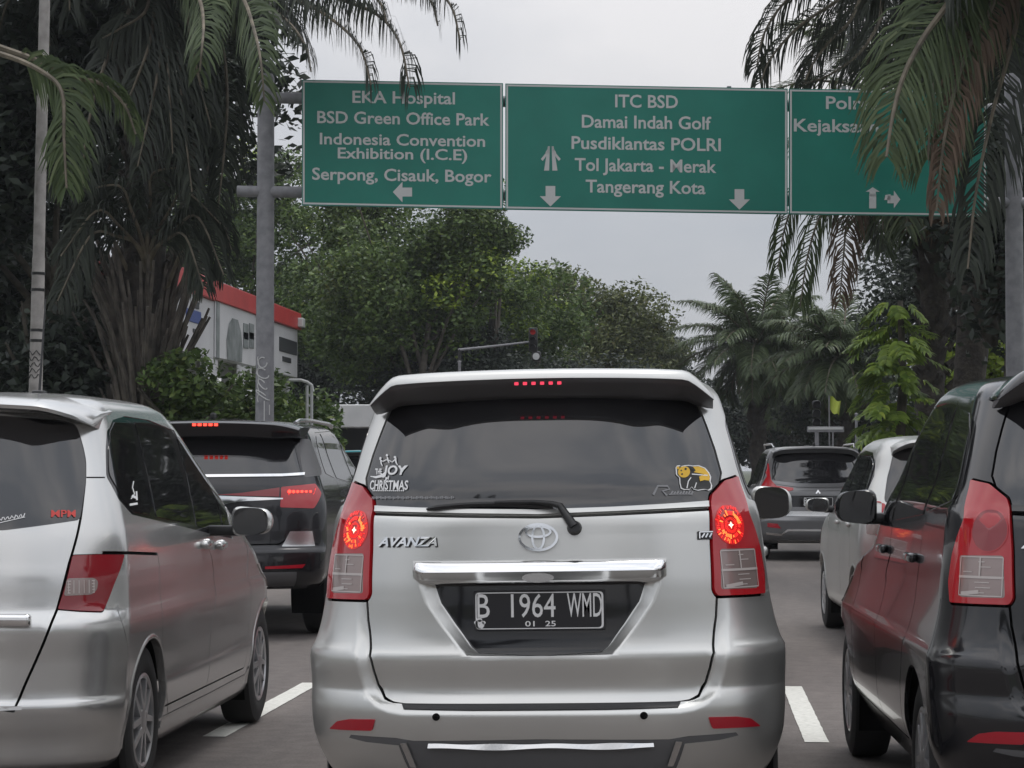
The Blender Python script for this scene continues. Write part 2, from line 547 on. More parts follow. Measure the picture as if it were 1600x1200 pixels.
class Shell:
    """a car body as a stack of horizontal plan curves; (u, v) runs round the car and up it"""
    def __init__(s, rows, loc, yaw=0, roll=0, nx=3.0, ny=2.0, b0=0.4, bf=0.7, W0=0.8, lift=0.0):
        s.lift = lift
        R = np.array(rows, float)
        s.rows = R
        vk = np.concatenate([[0], np.cumsum(np.hypot(np.diff(R[:, 0]), np.diff(R[:, 1])))])
        s.vk, s.vmax = vk, vk[-1]
        s.vt = np.linspace(0, s.vmax, 900)
        s.zt, s.wt, s.rt, s.ft = [pchip(vk, R[:, i], s.vt) for i in range(4)]
        s.b, s.bf = b0, bf
        def arc(nx, ny, b):
            t = np.linspace(0, math.pi / 2, 1500)
            fx = np.sin(t) ** (2 / nx)
            fy = 1 - np.clip(np.cos(t), 0, 1) ** (2 / ny)
            L = np.concatenate([[0], np.cumsum(np.hypot(np.diff(fx) * W0, np.diff(fy) * b))])
            return L, fx, fy
        s.aL, s.ax, s.ay = arc(nx, ny, b0)
        s.fL, s.fx, s.fy = arc(2.6, 2.0, bf)
        s.U1 = s.aL[-1]
        s.U2 = s.U1 + 3.0
        s.U3 = s.U2 + s.fL[-1]
        s.loc, s.rot = np.array(loc, float), (0, roll, yaw)
        s.Rm = np.array(Euler(s.rot, 'XYZ').to_matrix())
        s.bumps = []
    def raw(s, u, v):
        u, v = np.asarray(u, float), np.asarray(v, float)
        sg, a = np.sign(u), np.abs(u)
        z, W, Yr, Yf = [np.interp(v, s.vt, q) for q in (s.zt, s.wt, s.rt, s.ft)]
        ya, yb = Yr + s.b, Yf - s.bf
        fx = np.interp(a, s.aL, s.ax)
        fy = np.interp(a, s.aL, s.ay)
        y = Yr + s.b * fy
        k = np.clip((a - s.U1) / (s.U2 - s.U1), 0, 1)
        y = np.where(a > s.U1, ya + (yb - ya) * k, y)
        fr = np.clip(s.U3 - a, 0, None)
        gx, gy = np.interp(fr, s.fL, s.fx), np.interp(fr, s.fL, s.fy)
        y = np.where(a > s.U2, Yf - s.bf * gy, y)
        x = W * np.where(a > s.U2, gx, fx)
        if s.lift:
            q1, q2 = np.clip((y - .35) / 1.0, 0, 1), np.clip((z - 1.15) / .4, 0, 1)
            z = z + s.lift * q1 * q1 * (3 - 2 * q1) * q2 * q2 * (3 - 2 * q2)
        return np.stack([sg * x, y, z], -1)
    def rawn(s, u, v, e=0.004):
        va, vb = np.clip(v - e, 0, s.vmax), np.clip(v + e, 0, s.vmax)
        du = s.raw(u + e, v) - s.raw(u - e, v)
        dv = s.raw(u, vb) - s.raw(u, va)
        n = np.cross(du, dv)
        return n / (np.linalg.norm(n, axis=-1, keepdims=True) + 1e-12)
    def bump(s, u, v):
        o = np.zeros(np.broadcast(u, v).shape)
        pts = np.stack([np.ravel(u), np.ravel(v)], 1)
        for poly, depth, inner, fade in s.bumps:
            bb0, bb1 = poly.min(0), poly.max(0)
            sel = np.where((pts[:, 0] > bb0[0]) & (pts[:, 0] < bb1[0]) & (pts[:, 1] > bb0[1]) & (pts[:, 1] < bb1[1]))[0]
            if len(sel) == 0:
                continue
            q = pts[sel]
            do = np.where(inside(poly, q), segdist(poly, q), 0)
            di = np.where(inside(inner, q), 0, segdist(inner, q))
            t = do / (do + di + 1e-9)
            k = depth * (t if fade is None else t * t * (3 - 2 * t))
            if fade is not None:
                q2 = np.clip((q[:, 1] - s.vz(fade[0])) / (s.vz(fade[1]) - s.vz(fade[0])), 0, 1)
                k = k * (1 - q2 * q2 * (3 - 2 * q2))
            o.ravel()[sel] += k
        return o
    def P(s, u, v, off=0.0):
        u, v = np.asarray(u, float), np.asarray(v, float)
        return s.raw(u, v) + s.rawn(u, v) * (s.bump(u, v) + off)[..., None]
    def N(s, u, v, e=0.003):
        if not s.bumps:
            return s.rawn(u, v)
        va, vb = np.clip(v - e, 0, s.vmax), np.clip(v + e, 0, s.vmax)
        n = np.cross(s.P(u + e, v) - s.P(u - e, v), s.P(u, vb) - s.P(u, va))
        return n / (np.linalg.norm(n, axis=-1, keepdims=True) + 1e-12)
    def vz(s, z):
        return np.interp(z, s.zt, s.vt)
    def rear(s, pts):
        """(x, z) on the back -> (u, v)"""
        out = []
        for x, z in pts:
            v = s.vz(z)
            W = np.interp(v, s.vt, s.wt)
            out.append((np.sign(x) * np.interp(min(abs(x) / W, 1.0), s.ax, s.aL), v))
        return np.array(out)
    def side(s, pts):
        """(y, z) on the right flank -> (u, v)"""
        out = []
        for y, z in pts:
            v = s.vz(z)
            Yr, Yf = np.interp(v, s.vt, s.rt), np.interp(v, s.vt, s.ft)
            ya, yb = Yr + s.b, Yf - s.bf
            if y < ya:
                u = np.interp((y - Yr) / s.b, s.ay, s.aL)
            elif y <= yb:
                u = s.U1 + (y - ya) / (yb - ya) * (s.U2 - s.U1)
            else:
                u = s.U3 - np.interp((Yf - y) / s.bf, s.fy, s.fL)
            out.append((u, v))
        return np.array(out)
    def world(s, p):
        return p @ s.Rm.T + s.loc
    def pix(s, pts, guess=None):
        """pixels of the photograph -> (u, v) of the surface point seen there"""
        out = []
        for px, py in pts:
            best = None
            starts = [guess] if guess is not None else []
            starts += [(0.3, .8), (-0.5, .8), (0.5, 1.2), (s.U1 + .5, .8), (-s.U1 - .5, .8), (s.U1 + 1.2, 1.2), (-s.U1 - 1.2, 1.0)]
            for st in starts:
                q = np.array(st, float)
                for it in range(25):
                    e = 1e-3
                    p0 = proj(s.world(s.raw(q[0], q[1])))
                    r = np.array([px, py]) - p0
                    J = np.stack([(proj(s.world(s.raw(q[0] + e, q[1]))) - p0) / e, (proj(s.world(s.raw(q[0], q[1] + e))) - p0) / e], 1)
                    dq = np.linalg.solve(J.T @ J + np.eye(2) * 30, J.T @ r)
                    dq *= min(1, 0.25 / (np.abs(dq).max() + 1e-9))
                    q = q + dq
                    q[1] = min(max(q[1], 0), s.vmax)
                w = s.world(s.raw(q[0], q[1]))
                n = s.rawn(q[0], q[1]) @ s.Rm.T
                err = np.linalg.norm(r) + (50 if (n @ (w - CAM)) > 0.3 else 0)
                if best is None or err < best[0]:
                    best = (err, q)
                if err < 0.5:
                    break
            out.append(best[1])
        return np.array(out)

    def arrange(s, regs, step=0.03, far=0.07, fine_u=1.2):
        """regs: list of [name, polygon (u,v)], later ones on top; None = left open. Returns triangles per name"""
        base = np.array([(-s.U3, 0), (s.U3, 0), (s.U3, s.vmax), (-s.U3, s.vmax)])
        V, E = [], []
        def loop(p):
            n0 = len(V)
            V.extend([tuple(q) for q in p])
            n = len(p)
            E.extend([(n0 + i, n0 + (i + 1) % n) for i in range(n)])
        loop(resample(base, 0.12))
        polys, extra = [], []
        for nm, p in regs:
            p = np.asarray(p, float).copy()
            p[:, 0] = np.clip(p[:, 0], -s.U3 + 1e-4, s.U3 - 1e-4)
            p[:, 1] = np.clip(p[:, 1], 1e-4, s.vmax - 1e-4)
            polys.append(p)
            loop(resample(p, step * 1.2))
        for q in getattr(s, 'extra', []):
            polys_x = resample(np.clip(q, -9, 9), step * 1.2)
            loop(polys_x)
            extra.append(polys_x)
        us = np.concatenate([np.arange(0, fine_u, step), np.arange(fine_u, s.U3, far)])
        us = np.concatenate([-us[:0:-1], us])
        vs = np.unique(np.round(np.concatenate([np.arange(step, s.vmax, step), s.vk]), 4))
        keep = [vs[0]]
        for q in vs[1:]:
            if q - keep[-1] > step * 0.45:
                keep.append(q)
        g = np.array([(a, b) for b in keep for a in us])
        sp = np.where(np.abs(g[:, 0]) < fine_u, step, far * 0.7)
        ok = np.ones(len(g), bool)
        for p in polys + extra:
            bb0, bb1 = p.min(0) - far, p.max(0) + far
            sel = np.where((g[:, 0] > bb0[0]) & (g[:, 0] < bb1[0]) & (g[:, 1] > bb0[1]) & (g[:, 1] < bb1[1]) & ok)[0]
            if len(sel):
                ok[sel] = segdist(p, g[sel]) > sp[sel] * 0.4
        ok &= (np.abs(g[:, 0]) < s.U3 - 0.02) & (g[:, 1] > 0.012) & (g[:, 1] < s.vmax - 0.01)
        V.extend([tuple(q) for q in g[ok]])
        r = delaunay_2d_cdt([Vector(q) for q in V], E, [], 0, 1e-5)
        s.tv = np.array([q[:] for q in r[0]])
        tr = np.array([t for t in r[2] if len(t) == 3])
        A, B, C = s.tv[tr[:, 0]], s.tv[tr[:, 1]], s.tv[tr[:, 2]]
        ar = np.cross(B - A, C - A)
        tr[ar < 0] = tr[ar < 0][:, ::-1]
        tr = tr[np.abs(ar) > 1e-9]
        cen = s.tv[tr].mean(1)
        lab = np.zeros(len(tr), int)
        for i, p in enumerate(polys):
            lab[inside(p, cen)] = i + 1
        s.tris, s.lab = tr, lab
        s.names = ['body'] + [q[0] for q in regs]
    def panel(s, idx, name, mat, parent, off=0.0, skirt=0.014, smooth=True, **k):
        idx = idx if isinstance(idx, (list, tuple)) else [idx]
        t = s.tris[np.isin(s.lab, idx)]
        if name == 'inner_shell':
            t = t[(s.tv[t][:, :, 1] < s.vk[-4]).all(1)]
        if len(t) == 0:
            return None
        used, inv = np.unique(t, return_inverse=True)
        t = inv.reshape(-1, 3)
        uv = s.tv[used]
        P = s.P(uv[:, 0], uv[:, 1], off)
        N = s.N(uv[:, 0], uv[:, 1])
        V, Fc, NN = list(P), [tuple(q) for q in t], list(N)
        if skirt:
            e = {}
            for a, b, c in t:
                for x, y in ((a, b), (b, c), (c, a)):
                    if (y, x) in e:
                        del e[(y, x)]
                    else:
                        e[(x, y)] = 1
            for (x, y) in e:
                n0 = len(V)
                d = P[y] - P[x]
                sn = np.cross(d, N[x])
                sn = sn / (np.linalg.norm(sn) + 1e-12)
                # a small rounded lip, then the return edge
                V += [P[x], P[y], P[y] - N[y] * skirt, P[x] - N[x] * skirt]
                NN += [sn] * 4
                Fc.append((n0 + 1, n0, n0 + 3, n0 + 2))
        return mobj(name, V, Fc, mat, parent, True, NN, **k)
    def on(s, name, V2, Fc, mat, parent, off=0.003, thick=0.0, chart='rear'):
        """flat drawing in (x, z) laid on the surface"""
        uv = s.rear(V2) if chart == 'rear' else (s.side(V2) if chart == 'side' else np.asarray(V2))
        P = s.P(uv[:, 0], uv[:, 1], off)
        V, G = list(P), [tuple(f) for f in Fc]
        if thick:
            Q = s.P(uv[:, 0], uv[:, 1], off - thick)
            n = len(V)
            V += list(Q)
            e = {}
            for f in Fc:
                for i in range(len(f)):
                    a, b = f[i], f[(i + 1) % len(f)]
                    if (b, a) in e: del e[(b, a)]
                    else: e[(a, b)] = 1
            G += [(b, a, a + n, b + n) for a, b in e]
        return mobj(name, V, G, mat, parent)

def disc(c, r0, r1, n=24, a0=0, a1=2 * math.pi, sx=1, sz=1):
    """flat ring sector in (x, z)"""
    V, Fc = [], []
    full = abs(a1 - a0 - 2 * math.pi) < 1e-6
    m = n if full else n + 1
    for k in range(m):
        a = a0 + (a1 - a0) * k / n
        V += [(c[0] + r0 * math.cos(a) * sx, c[1] + r0 * math.sin(a) * sz), (c[0] + r1 * math.cos(a) * sx, c[1] + r1 * math.sin(a) * sz)]
    for k in range(n):
        i, j = 2 * k, 2 * ((k + 1) % m)
        Fc.append((i, i + 1, j + 1, j))
    return V, Fc
def merge(*gs):
    V, Fc = [], []
    for v, f in gs:
        n = len(V)
        V += [tuple(q) for q in v]
        Fc += [tuple(i + n for i in t) for t in f]
    return V, Fc
def stroke(pts, w, n=1):
    """drawn line of a width in (x, z)"""
    p = np.asarray(pts, float)
    wd = np.asarray(w if hasattr(w, '__len__') else [w] * len(p), float)
    t = np.gradient(p, axis=0)
    t /= np.linalg.norm(t, axis=1)[:, None] + 1e-12
    nr = np.stack([-t[:, 1], t[:, 0]], 1) * wd[:, None] / 2
    V = list(p + nr) + list(p - nr)
    m = len(p)
    return V, [(i + m, i + 1 + m, i + 1, i) for i in range(m - 1)]

def wheel(parent, x, y, z, side, r=0.31, w=0.19, rr=0.2, spokes=5, style='double', n=40):
    """side +1: outer face to +x"""
    b = MB()
    h = w / 2
    o = h * side
    prof = [(rr - .005, -.9 * o), (rr + .01, -o), (r - .05, -o), (r - .012, -.86 * o), (r, -.6 * o), (r, .6 * o), (r - .012, .86 * o), (r - .05, o), (rr + .012, o), (rr - .005, .9 * o), (rr - .012, .6 * o)]
    b.lathe(prof, (x, y, z), 'X', n)
    t = b.build('wheel', M['tyre'], parent, True, 35)
    d = MB()
    d.lathe([(rr - .01, .4 * o), (0.01, .4 * o)], (x, y, z), 'X', n)
    d.build('brake_disc', M['rimdark'], t, True)
    q = MB()
    q.lathe([(rr - .012, .5 * o), (rr - .008, .93 * o), (rr - .02, .97 * o), (rr - .03, .9 * o), (rr - .03, .5 * o)], (x, y, z), 'X', n)
    q.lathe([(.03, 1.0 * o), (.055, .96 * o), (.06, .6 * o)], (x, y, z), 'X', 20)
    q.lathe([(.001, 1.02 * o), (.03, 1.0 * o)], (x, y, z), 'X', 20)
    for k in range(spokes):
        for dd in ((-.16, .16) if style == 'double' else (0,)):
            a = 2 * math.pi * k / spokes + 0.3
            a1, a2 = a + dd * 0.9, a + dd * (2.3 if style == 'double' else 1)
            wd = .026 if style == 'double' else .05
            p0 = Vector((0, math.cos(a1) * .05, math.sin(a1) * .05))
            p1 = Vector((0, math.cos(a2) * (rr - .02), math.sin(a2) * (rr - .02)))
            tt = (p1 - p0).normalized()
            nn = Vector((0, -tt.z, tt.y))
            V = []
            for p, ww, xo in ((p0, wd * 1.1, .98 * o), (p1, wd * .8, .93 * o)):
                for sgn in (-1, 1):
                    for dx in (0, -.035 * side):
                        V.append((x + xo + dx, y + p.y + nn.y * ww / 2 * sgn, z + p.z + nn.z * ww / 2 * sgn))
            q.add(V, [(0, 2, 6, 4), (0, 4, 5, 1), (2, 3, 7, 6), (1, 5, 7, 3)])
    q.build('rim', M['rim'], t, True, 30)
    return t

def mirror(parent, x, y, z, side, paint, d=(0.21, 0.10, 0.15), arm=0.07):
    """door mirror; its glass looks back"""
    s = side
    b = MB()
    def tap(c):
        k = 1 - 0.25 * (c.x * s > 0) * (abs(c.x) / d[0] * 2)
        f = 1.0 if c.y < 0 else 0.72
        return (c.x * (f * .2 + .8), c.y, c.z * k * f)
    b.rbox((x, y, z), d, 0.045, 4, tap=tap)
    o = b.build('door_mirror', paint, parent, True, 60)
    g = MB()
    w, h = d[0] * .41, d[2] * .39
    n = 28
    V = []
    for k in range(n):
        a = 2 * math.pi * k / n
        c, q = math.cos(a), math.sin(a)
        V.append((x + w * np.sign(c) * abs(c) ** .55, y - d[1] / 2 - .004, z + h * np.sign(q) * abs(q) ** .55 * (1 - .13 * (c * s > 0) * abs(c))))
    g.add(V, [tuple(range(n))])
    g.build('mirror_glass', M['glass2'], o)
    a = MB()
    a.rbox((x - s * (d[0] / 2 + arm / 2 - .015), y + .02, z - d[2] * .28), (arm + .06, .06, .05), .015, 2)
    a.build('mirror_arm', M['trim'], o, True)
    return o

def loft(name, secs, mat, parent, **k):
    """skin a row of equal-length open sections, end caps closed"""
    n = len(secs[0])
    V = [p for q in secs for p in q]
    Fc = []
    for i in range(len(secs) - 1):
        for j in range(n - 1):
            Fc.append((i * n + j, (i + 1) * n + j, (i + 1) * n + j + 1, i * n + j + 1))
    Fc.append(tuple(range(n)))
    Fc.append(tuple(range((len(secs) - 1) * n + n - 1, (len(secs) - 1) * n - 1, -1)))
    b = MB()
    b.add(V, Fc)
    return b.build(name, mat, parent, True, k.pop('ang', 35), **k)

def ellipse_ring(c, a, b, w, n=40):
    V, Fc = [], []
    for k in range(n):
        t = 2 * math.pi * k / n
        V += [(c[0] + (a - w) * math.cos(t), c[1] + (b - w) * math.sin(t)), (c[0] + a * math.cos(t), c[1] + b * math.sin(t))]
    for k in range(n):
        i, j = 2 * k, 2 * ((k + 1) % n)
        Fc.append((i, i + 1, j + 1, j))
    return V, Fc

def circ_side(S, yc, zc, r, n=36, zmin=None):
    pts = []
    for k in range(n):
        a = 2 * math.pi * k / n
        pts.append((yc + r * math.cos(a), max(zc + r * math.sin(a), S.zt[0] + .001)))
    return S.side(pts)

def arch_liner(parent, x_out, yc, zc, r, side, depth=0.3):
    b = MB()
    n = 20
    V = []
    for k in range(n + 1):
        a = math.pi * (1.3 * k / n - .15)
        y, z = yc + (r + .004) * math.cos(a), zc + (r + .004) * math.sin(a)
        V += [(x_out - .03 * side, y, z), (x_out - depth * side, y, z)]
    c = len(V)
    V.append((x_out - depth * side, yc, zc))
    b.add(V, [(2 * k, 2 * k + 1, 2 * k + 3, 2 * k + 2) for k in range(n)] + [(2 * k + 1, c, 2 * k + 3) for k in range(n)])
    b.build('wheel_arch', M['gap'], parent, True)
def arch_lip(S, parent, yc, zc, r, side, mat, w=0.018):
    """rolled edge around a wheel opening"""
    n = 30
    V, Fc = [], []
    for k in range(n):
        a = math.pi * (1.12 * k / (n - 1) - 0.06)
        for rr, of in ((r + w, .0), (r + w * .5, .006), (r, .004), (r - .002, -.03)):
            uv = S.side([(yc + rr * math.cos(a), max(zc + rr * math.sin(a), S.zt[0] + .01))])
            if side < 0:
                uv = uv * np.array([-1, 1])
            V.append(S.P(uv[:, 0], uv[:, 1], of)[0])
    for k in range(n - 1):
        for j in range(3):
            Fc.append((k * 4 + j, k * 4 + j + 1, (k + 1) * 4 + j + 1, (k + 1) * 4 + j))
    b = MB()
    b.add(V, Fc)
    b.build('arch_lip', mat, parent, True, 50)
# ------------------------------------------------------------------ vehicles
def sym(half):
    half = np.asarray(half, float).copy()
    return np.concatenate([half, half[::-1] * np.array([-1, 1])])
def both(regs, name, p):
    regs.append([name, p])
    regs.append([name, mir(p)])
def z0u(p):
    p = np.asarray(p).copy()
    p[0, 0] = p[-1, 0] = 0.0
    return p

def flank(S, regs, band, panes, seams, arches, sill=None, handles=(), front=True, ws=(1.06, 1.58), hl=(.70, .86)):
    """side windows, door gaps, wheel openings, windscreen and headlights for both flanks"""
    bd = rnd(S.side(resample(np.array(band, float), .12)) if not isinstance(band, np.ndarray) else band, .015)
    both(regs, 'window_frame', bd)
    for p in panes:
        both(regs, 'side_window', rnd(S.side(resample(np.array(p, float), .1)) if not isinstance(p, np.ndarray) else p, .03))
    for ln in seams:
        l = S.side(resample(np.array(ln, float), .08, False)) if not isinstance(ln, np.ndarray) else ln
        both(regs, None, ribbon(l, .009))
    if front:
        v0, v1, vm = S.vz(ws[0]), S.vz(ws[1]), S.vz((ws[0] + ws[1]) / 2)
        both(regs, 'windscreen', rnd(np.array([(S.U3 - .001, v0), (S.U2 + .12, v0 + .02), (S.U2 + .2, vm), (S.U2 + .3, v1), (S.U3 - .001, v1 + .01)]), .02))
        a, b = S.vz(hl[0]), S.vz(hl[1])
        both(regs, 'headlamp', rnd(np.array([(S.U2 + .1, a + .02), (S.U2 + .45, a), (S.U2 + .5, b - .03), (S.U2 + .02, b)]), .03))
        c, d = S.vz(.36), S.vz(.66)
        both(regs, 'grille', np.array([(S.U3 - .001, c), (S.U3 - .5, c), (S.U3 - .55, d), (S.U3 - .001, d)]))
    for (y, z, r) in arches:
        both(regs, 'ARCH', circ_side(S, y, z, r))

def finish(S, regs, root, mats, step, far, fine_u, arches, wheel_kw, wheel_x, lips=None):
    """cut the shell into its panels"""
    S.arrange(regs, step, far, fine_u)
    arch = [i for i, n in enumerate(S.names) if n == 'ARCH']
    dark = [i for i in range(len(S.names)) if i not in arch]
    S.panel(dark, 'inner_shell', M['gap'], root, off=-.02, skirt=0)
    out = {}
    groups = {}
    for i, n in enumerate(S.names):
        if n is None or n == 'ARCH':
            continue
        key = (n, 0)
        if n in ('tail_lamp', 'reflector', 'clear_lens', 'headlamp', 'slot', 'lensdull', 'silverpanel', 'trim'):
            key = (n, i)
        groups.setdefault(key, []).append(i)
    if True:
        for (n, k), idx in groups.items():
            nm, mt, off, sk = mats.get(n, (n, M['trim'], 0, .012))
            par = root
            if n == 'clear_lens':
                par = out['tail_lamp'][len(out.get('clear_lens', []))]
            if n == 'side_window':
                side = {}
                for i in idx:
                    o = S.panel(i, nm, mt, root, off, sk)
                    if o: out.setdefault(n, []).append(o)
                continue
            o = S.panel(idx, nm, mt, par, off, sk)
            if o: out.setdefault(n, []).append(o)
    for (y, z, r) in arches:
        for sd in (1, -1):
            uv = S.side([(y, z + r * .5)])
            x = abs(S.P(uv[:, 0], uv[:, 1])[0, 0])
            arch_liner(root, sd * (x - .012), y, z, r, sd)
            if lips:
                arch_lip(S, root, y, z, r, sd, lips)
            wheel(root, sd * wheel_x, y, wheel_kw['r'], sd, **wheel_kw)
    return out

STD = lambda paint: {
    'body': ('body', paint, 0, .014), 'tailgate': ('tailgate', paint, 0, .016), 'bumper': ('rear_bumper', paint, .001, .014),
    'rear_window': ('rear_window', M['glass'], -.003, .012), 'window_frame': ('window_frame', M['glossblack'], -.004, .01),
    'side_window': ('side_window', M['glass2'], -.001, .006), 'windscreen': ('windscreen', M['glass2'], -.003, .01),
    'headlamp': ('headlamp', M['lensclear'], .004, .012), 'grille': ('grille', M['trim'], -.004, .01),
    'tail_lamp': ('tail_lamp', M['lens'], .008, .02), 'clear_lens': ('reversing_lens', M['lensclear'], .0075, .01),
    'trim': ('bumper_insert', M['insert'], .0, .012), 'reflector': ('reflector', M['reflector'], .006, .014),
    'step_pad': ('step_pad', M['trim'], .006, .016), 'recess': ('plate_recess', M['glossblack'], .0, .012),
    'chrome': ('chrome_strip', M['chrome'], .006, .012), 'bright': ('window_strip', paint, .009, .016),
    'lensdull': ('lamp_extension', M['lensdull'], .006, .016), 'slot': ('door_rail', M['gap'], -.008, .004),
    'sill': ('sill_trim', M['satin'], .006, .012), 'silverpanel': ('bumper_garnish', M['satin'], .006, .014),
}

def plate(root, S, x, z, y, w, h, txt, small, paint_bg=M['plate'], bracket=None):
    """number plate: black board, white characters and rim"""
    p = MB().rbox((x, y, z), (w, .008, h), .003, 1).build('number_plate', paint_bg, root, True)
    yy = y - .0055
    def flat(g, nm, m):
        V, Fc = g
        mobj(nm, [(q[0] + x, yy, q[1] + z) for q in V], [f[::-1] if False else f for f in Fc], m, p)
    k = w / .455
    rim = []
    o = rnd(np.array([(-w / 2 + .006, -h / 2 + .006), (w / 2 - .006, -h / 2 + .006), (w / 2 - .006, h / 2 - .006), (-w / 2 + .006, h / 2 - .006)]), .014)
    n = len(o)
    inn = o * np.array([1 - .007 / w * 2, 1 - .007 / h])
    rim = (list(o) + list(inn), [(i, (i + 1) % n, (i + 1) % n + n, i + n) for i in range(n)])
    flat(rim, 'plate_rim', M['platewhite'])
    gs = []
    for t, a, b in txt:
        flat(text_fit(t, a * k, b * k, -.024 * k, .058 * k, .004), 'plate_characters', M['platewhite'])
    for t, a, b in small:
        flat(text_fit(t, a * k, b * k, -.055 * k, -.036 * k, .012), 'plate_characters', M['platewhite'])
    # small round seal in the lower corner
    V, Fc = [], []
    for c, r in (((-.207, -.046), .016), ((-.221, -.040), .006), ((-.193, -.040), .006), ((-.207, -.03), .008)):
        v, f = disc((c[0] * k, c[1] * k), .001, r * k, 14)
        V, Fc = merge((V, Fc), (v, f))
    flat((V, Fc), 'plate_seal', M['platewhite'])
    return p

# ---- the mid-size people carrier: rows are z, half width, rear y, front y
AV_ROWS = [(.20, .72, .12, 3.98), (.26, .76, .085, 4.05), (.33, .80, .045, 4.10), (.39, .824, .024, 4.11), (.44, .836, .010, 4.12), (.53, .842, .0, 4.12), (.56, .843, .004, 4.12), (.60, .844, .024, 4.11), (.70, .848, .014, 4.09),
           (.722, .847, .018, 4.08), (.745, .836, .032, 4.06), (.80, .818, .050, 4.02), (.91, .797, .066, 3.86), (.96, .792, .072, 3.60), (1.02, .786, .081, 3.24), (1.12, .774, .098, 3.10), (1.186, .765, .112, 3.0), (1.211, .758, .131, 2.97),
           (1.30, .722, .158, 2.84), (1.43, .685, .215, 2.65), (1.55, .65, .275, 2.40), (1.61, .63, .305, 2.24), (1.65, .59, .34, 2.08), (1.672, .51, .42, 1.96), (1.685, .34, .65, 1.85), (1.69, .05, 1.2, 1.4)]
AV_ARCH = [(.80, .31, .345), (3.455, .31, .345)]
AV_POSE = dict(loc=(-.524, 7.60, 0), roll=rad(-.9))
avS = Shell(AV_ROWS, lift=.02, **AV_POSE)
def avanza_layout():
    S = avS
    px = lambda pts, g=(.5, .9): S.pix(pts, g)
    L = {}
    CX = 841
    seam = px([(1121, 932), (1121, 962), (1118, 1010), (1114, 1046), (1107, 1068), (1095, 1082), (1080, 1089), (1060, 1093), (950, 1095), (CX, 1096)])
    seam[-1, 0] = 0
    gl = px([(CX, 612), (1000, 612), (1050, 616), (1076, 620), (1090, 632), (1098, 650), (1105, 668), (1117, 702), (1127, 738), (1124, 757), (1113, 772)], (.5, 1.4))
    gl[0, 0] = 0
    L['tailgate'] = sym(np.concatenate([gl, px([(1112, 790), (1114, 850), (1117, 925)]), seam]))
    gb = px([(1107, 782), (1040, 787), (960, 791.5), (CX, 796)], (.5, 1.2))
    gb[-1, 0] = 0
    L['glass'] = sym(np.concatenate([gl[:-1] * np.array([.995, 1]), px([(1118, 765)], (.6, 1.2)), gb]))
    st = px([(1110, 793), (1040, 797), (960, 801), (CX, 805.5)], (.5, 1.2))
    st[-1, 0] = 0
    L['strip'] = sym(np.concatenate([gb[::-1] * np.array([1, 1]) + np.array([0, -.004]), st]))
    L['strip'] = np.concatenate([mir(np.concatenate([gb + np.array([0, -.003]), st[::-1]]))[::-1][::1], []]) if False else L['strip']
    L['stripgap'] = ribbon(np.concatenate([st[:-1] * np.array([-1, 1]), st[::-1]])[:, :] + np.array([0, -.006]), .010)
    # lamp: inner edge from the picture, outer edge on the flank
    inn = px([(1111, 773), (1109, 788), (1112, 850), (1115, 922), (1121, 931)], (.6, 1.1))
    out = px([(1193, 927), (1192, 896), (1185, 855), (1178, 830), (1168, 803), (1159, 770), (1151, 745)], (.78, 1.0))
    top = px([(1130, 752)], (.65, 1.25))
    L['lamp'] = rnd(np.concatenate([inn, out, top]), .010)
    L['clear'] = rnd(px([(1123, 858), (1177, 857), (1181, 919), (1125, 921)], (.72, 1.0)), .012)
    L['brake'] = px([(1139, 821)], (.65, 1.1))[0]
    # bumper
    L['lamp_bottom'] = px([(1192, 929), (1122, 932)], (.75, .9))
    L['bumper'] = sym(np.concatenate([S.rear([(0, .205)]), S.side([(.45, .205), (.45, .58), (.34, .75), (.42, .915)]), px([(1180, 930), (1122, 931)], (.7, .9)), seam]))
    L['bseam'] = S.side([(.46, .32), (.455, .58), (.42, .75), (.435, .912)])
    L['seam'] = seam
    L['pad'] = sym(z0u(px([(CX, 1097), (950, 1096), (1066, 1094), (1061, 1104), (950, 1108), (CX, 1109)], (.3, .55))))
    rec = px([(CX, 903), (1034, 903), (1022, 938), (997, 975), (970, 1006), (956, 1017), (CX, 1021)], (.3, .85))
    L['rec_out'] = sym(z0u(rec))
    rin = px([(CX, 905), (1012, 905), (1001, 938), (977, 972), (952, 1002), (940, 1010), (CX, 1014)], (.3, .85))
    L['rec_rings'] = [sym(z0u(rec + (rin - rec) * t)) for t in (-.18, .15, .5, .85, 1.15)]
    L['rec_in'] = sym(z0u(px([(CX, 905), (1012, 905), (1001, 938), (977, 972), (952, 1002), (940, 1010), (CX, 1014)], (.3, .85))))
    L['refl'] = rnd(px([(1106, 1120), (1150, 1119), (1172, 1122), (1187, 1134), (1112, 1138)], (.6, .45)), .008)
    L['insert'] = sym(z0u(px([(CX, 1155), (1045, 1155), (1075, 1150), (1150, 1144), (1154, 1149), (1125, 1156), (1070, 1162), (1050, 1215), (CX, 1218)], (.3, .4))))
    L['sens'] = px([(1006, 1118)], (.3, .5))[0]
    return L
AVL = avanza_layout()
AV_BAND = [(.42, 1.235), (.47, 1.36), (.55, 1.50), (.70, 1.56), (1.4, 1.585), (2.0, 1.575), (2.30, 1.52), (2.60, 1.34), (2.80, 1.19), (2.86, 1.105), (2.2, 1.12), (1.2, 1.16), (.6, 1.215)]
AV_PANES = [[(.48, 1.25), (.53, 1.36), (.61, 1.49), (.74, 1.545), (1.00, 1.56), (1.04, 1.195)], [(1.12, 1.185), (1.08, 1.565), (1.86, 1.57), (1.94, 1.145)], [(2.04, 1.14), (1.97, 1.565), (2.24, 1.51), (2.52, 1.34), (2.64, 1.24), (2.66, 1.12)], [(2.70, 1.12), (2.70, 1.20), (2.80, 1.115)]]
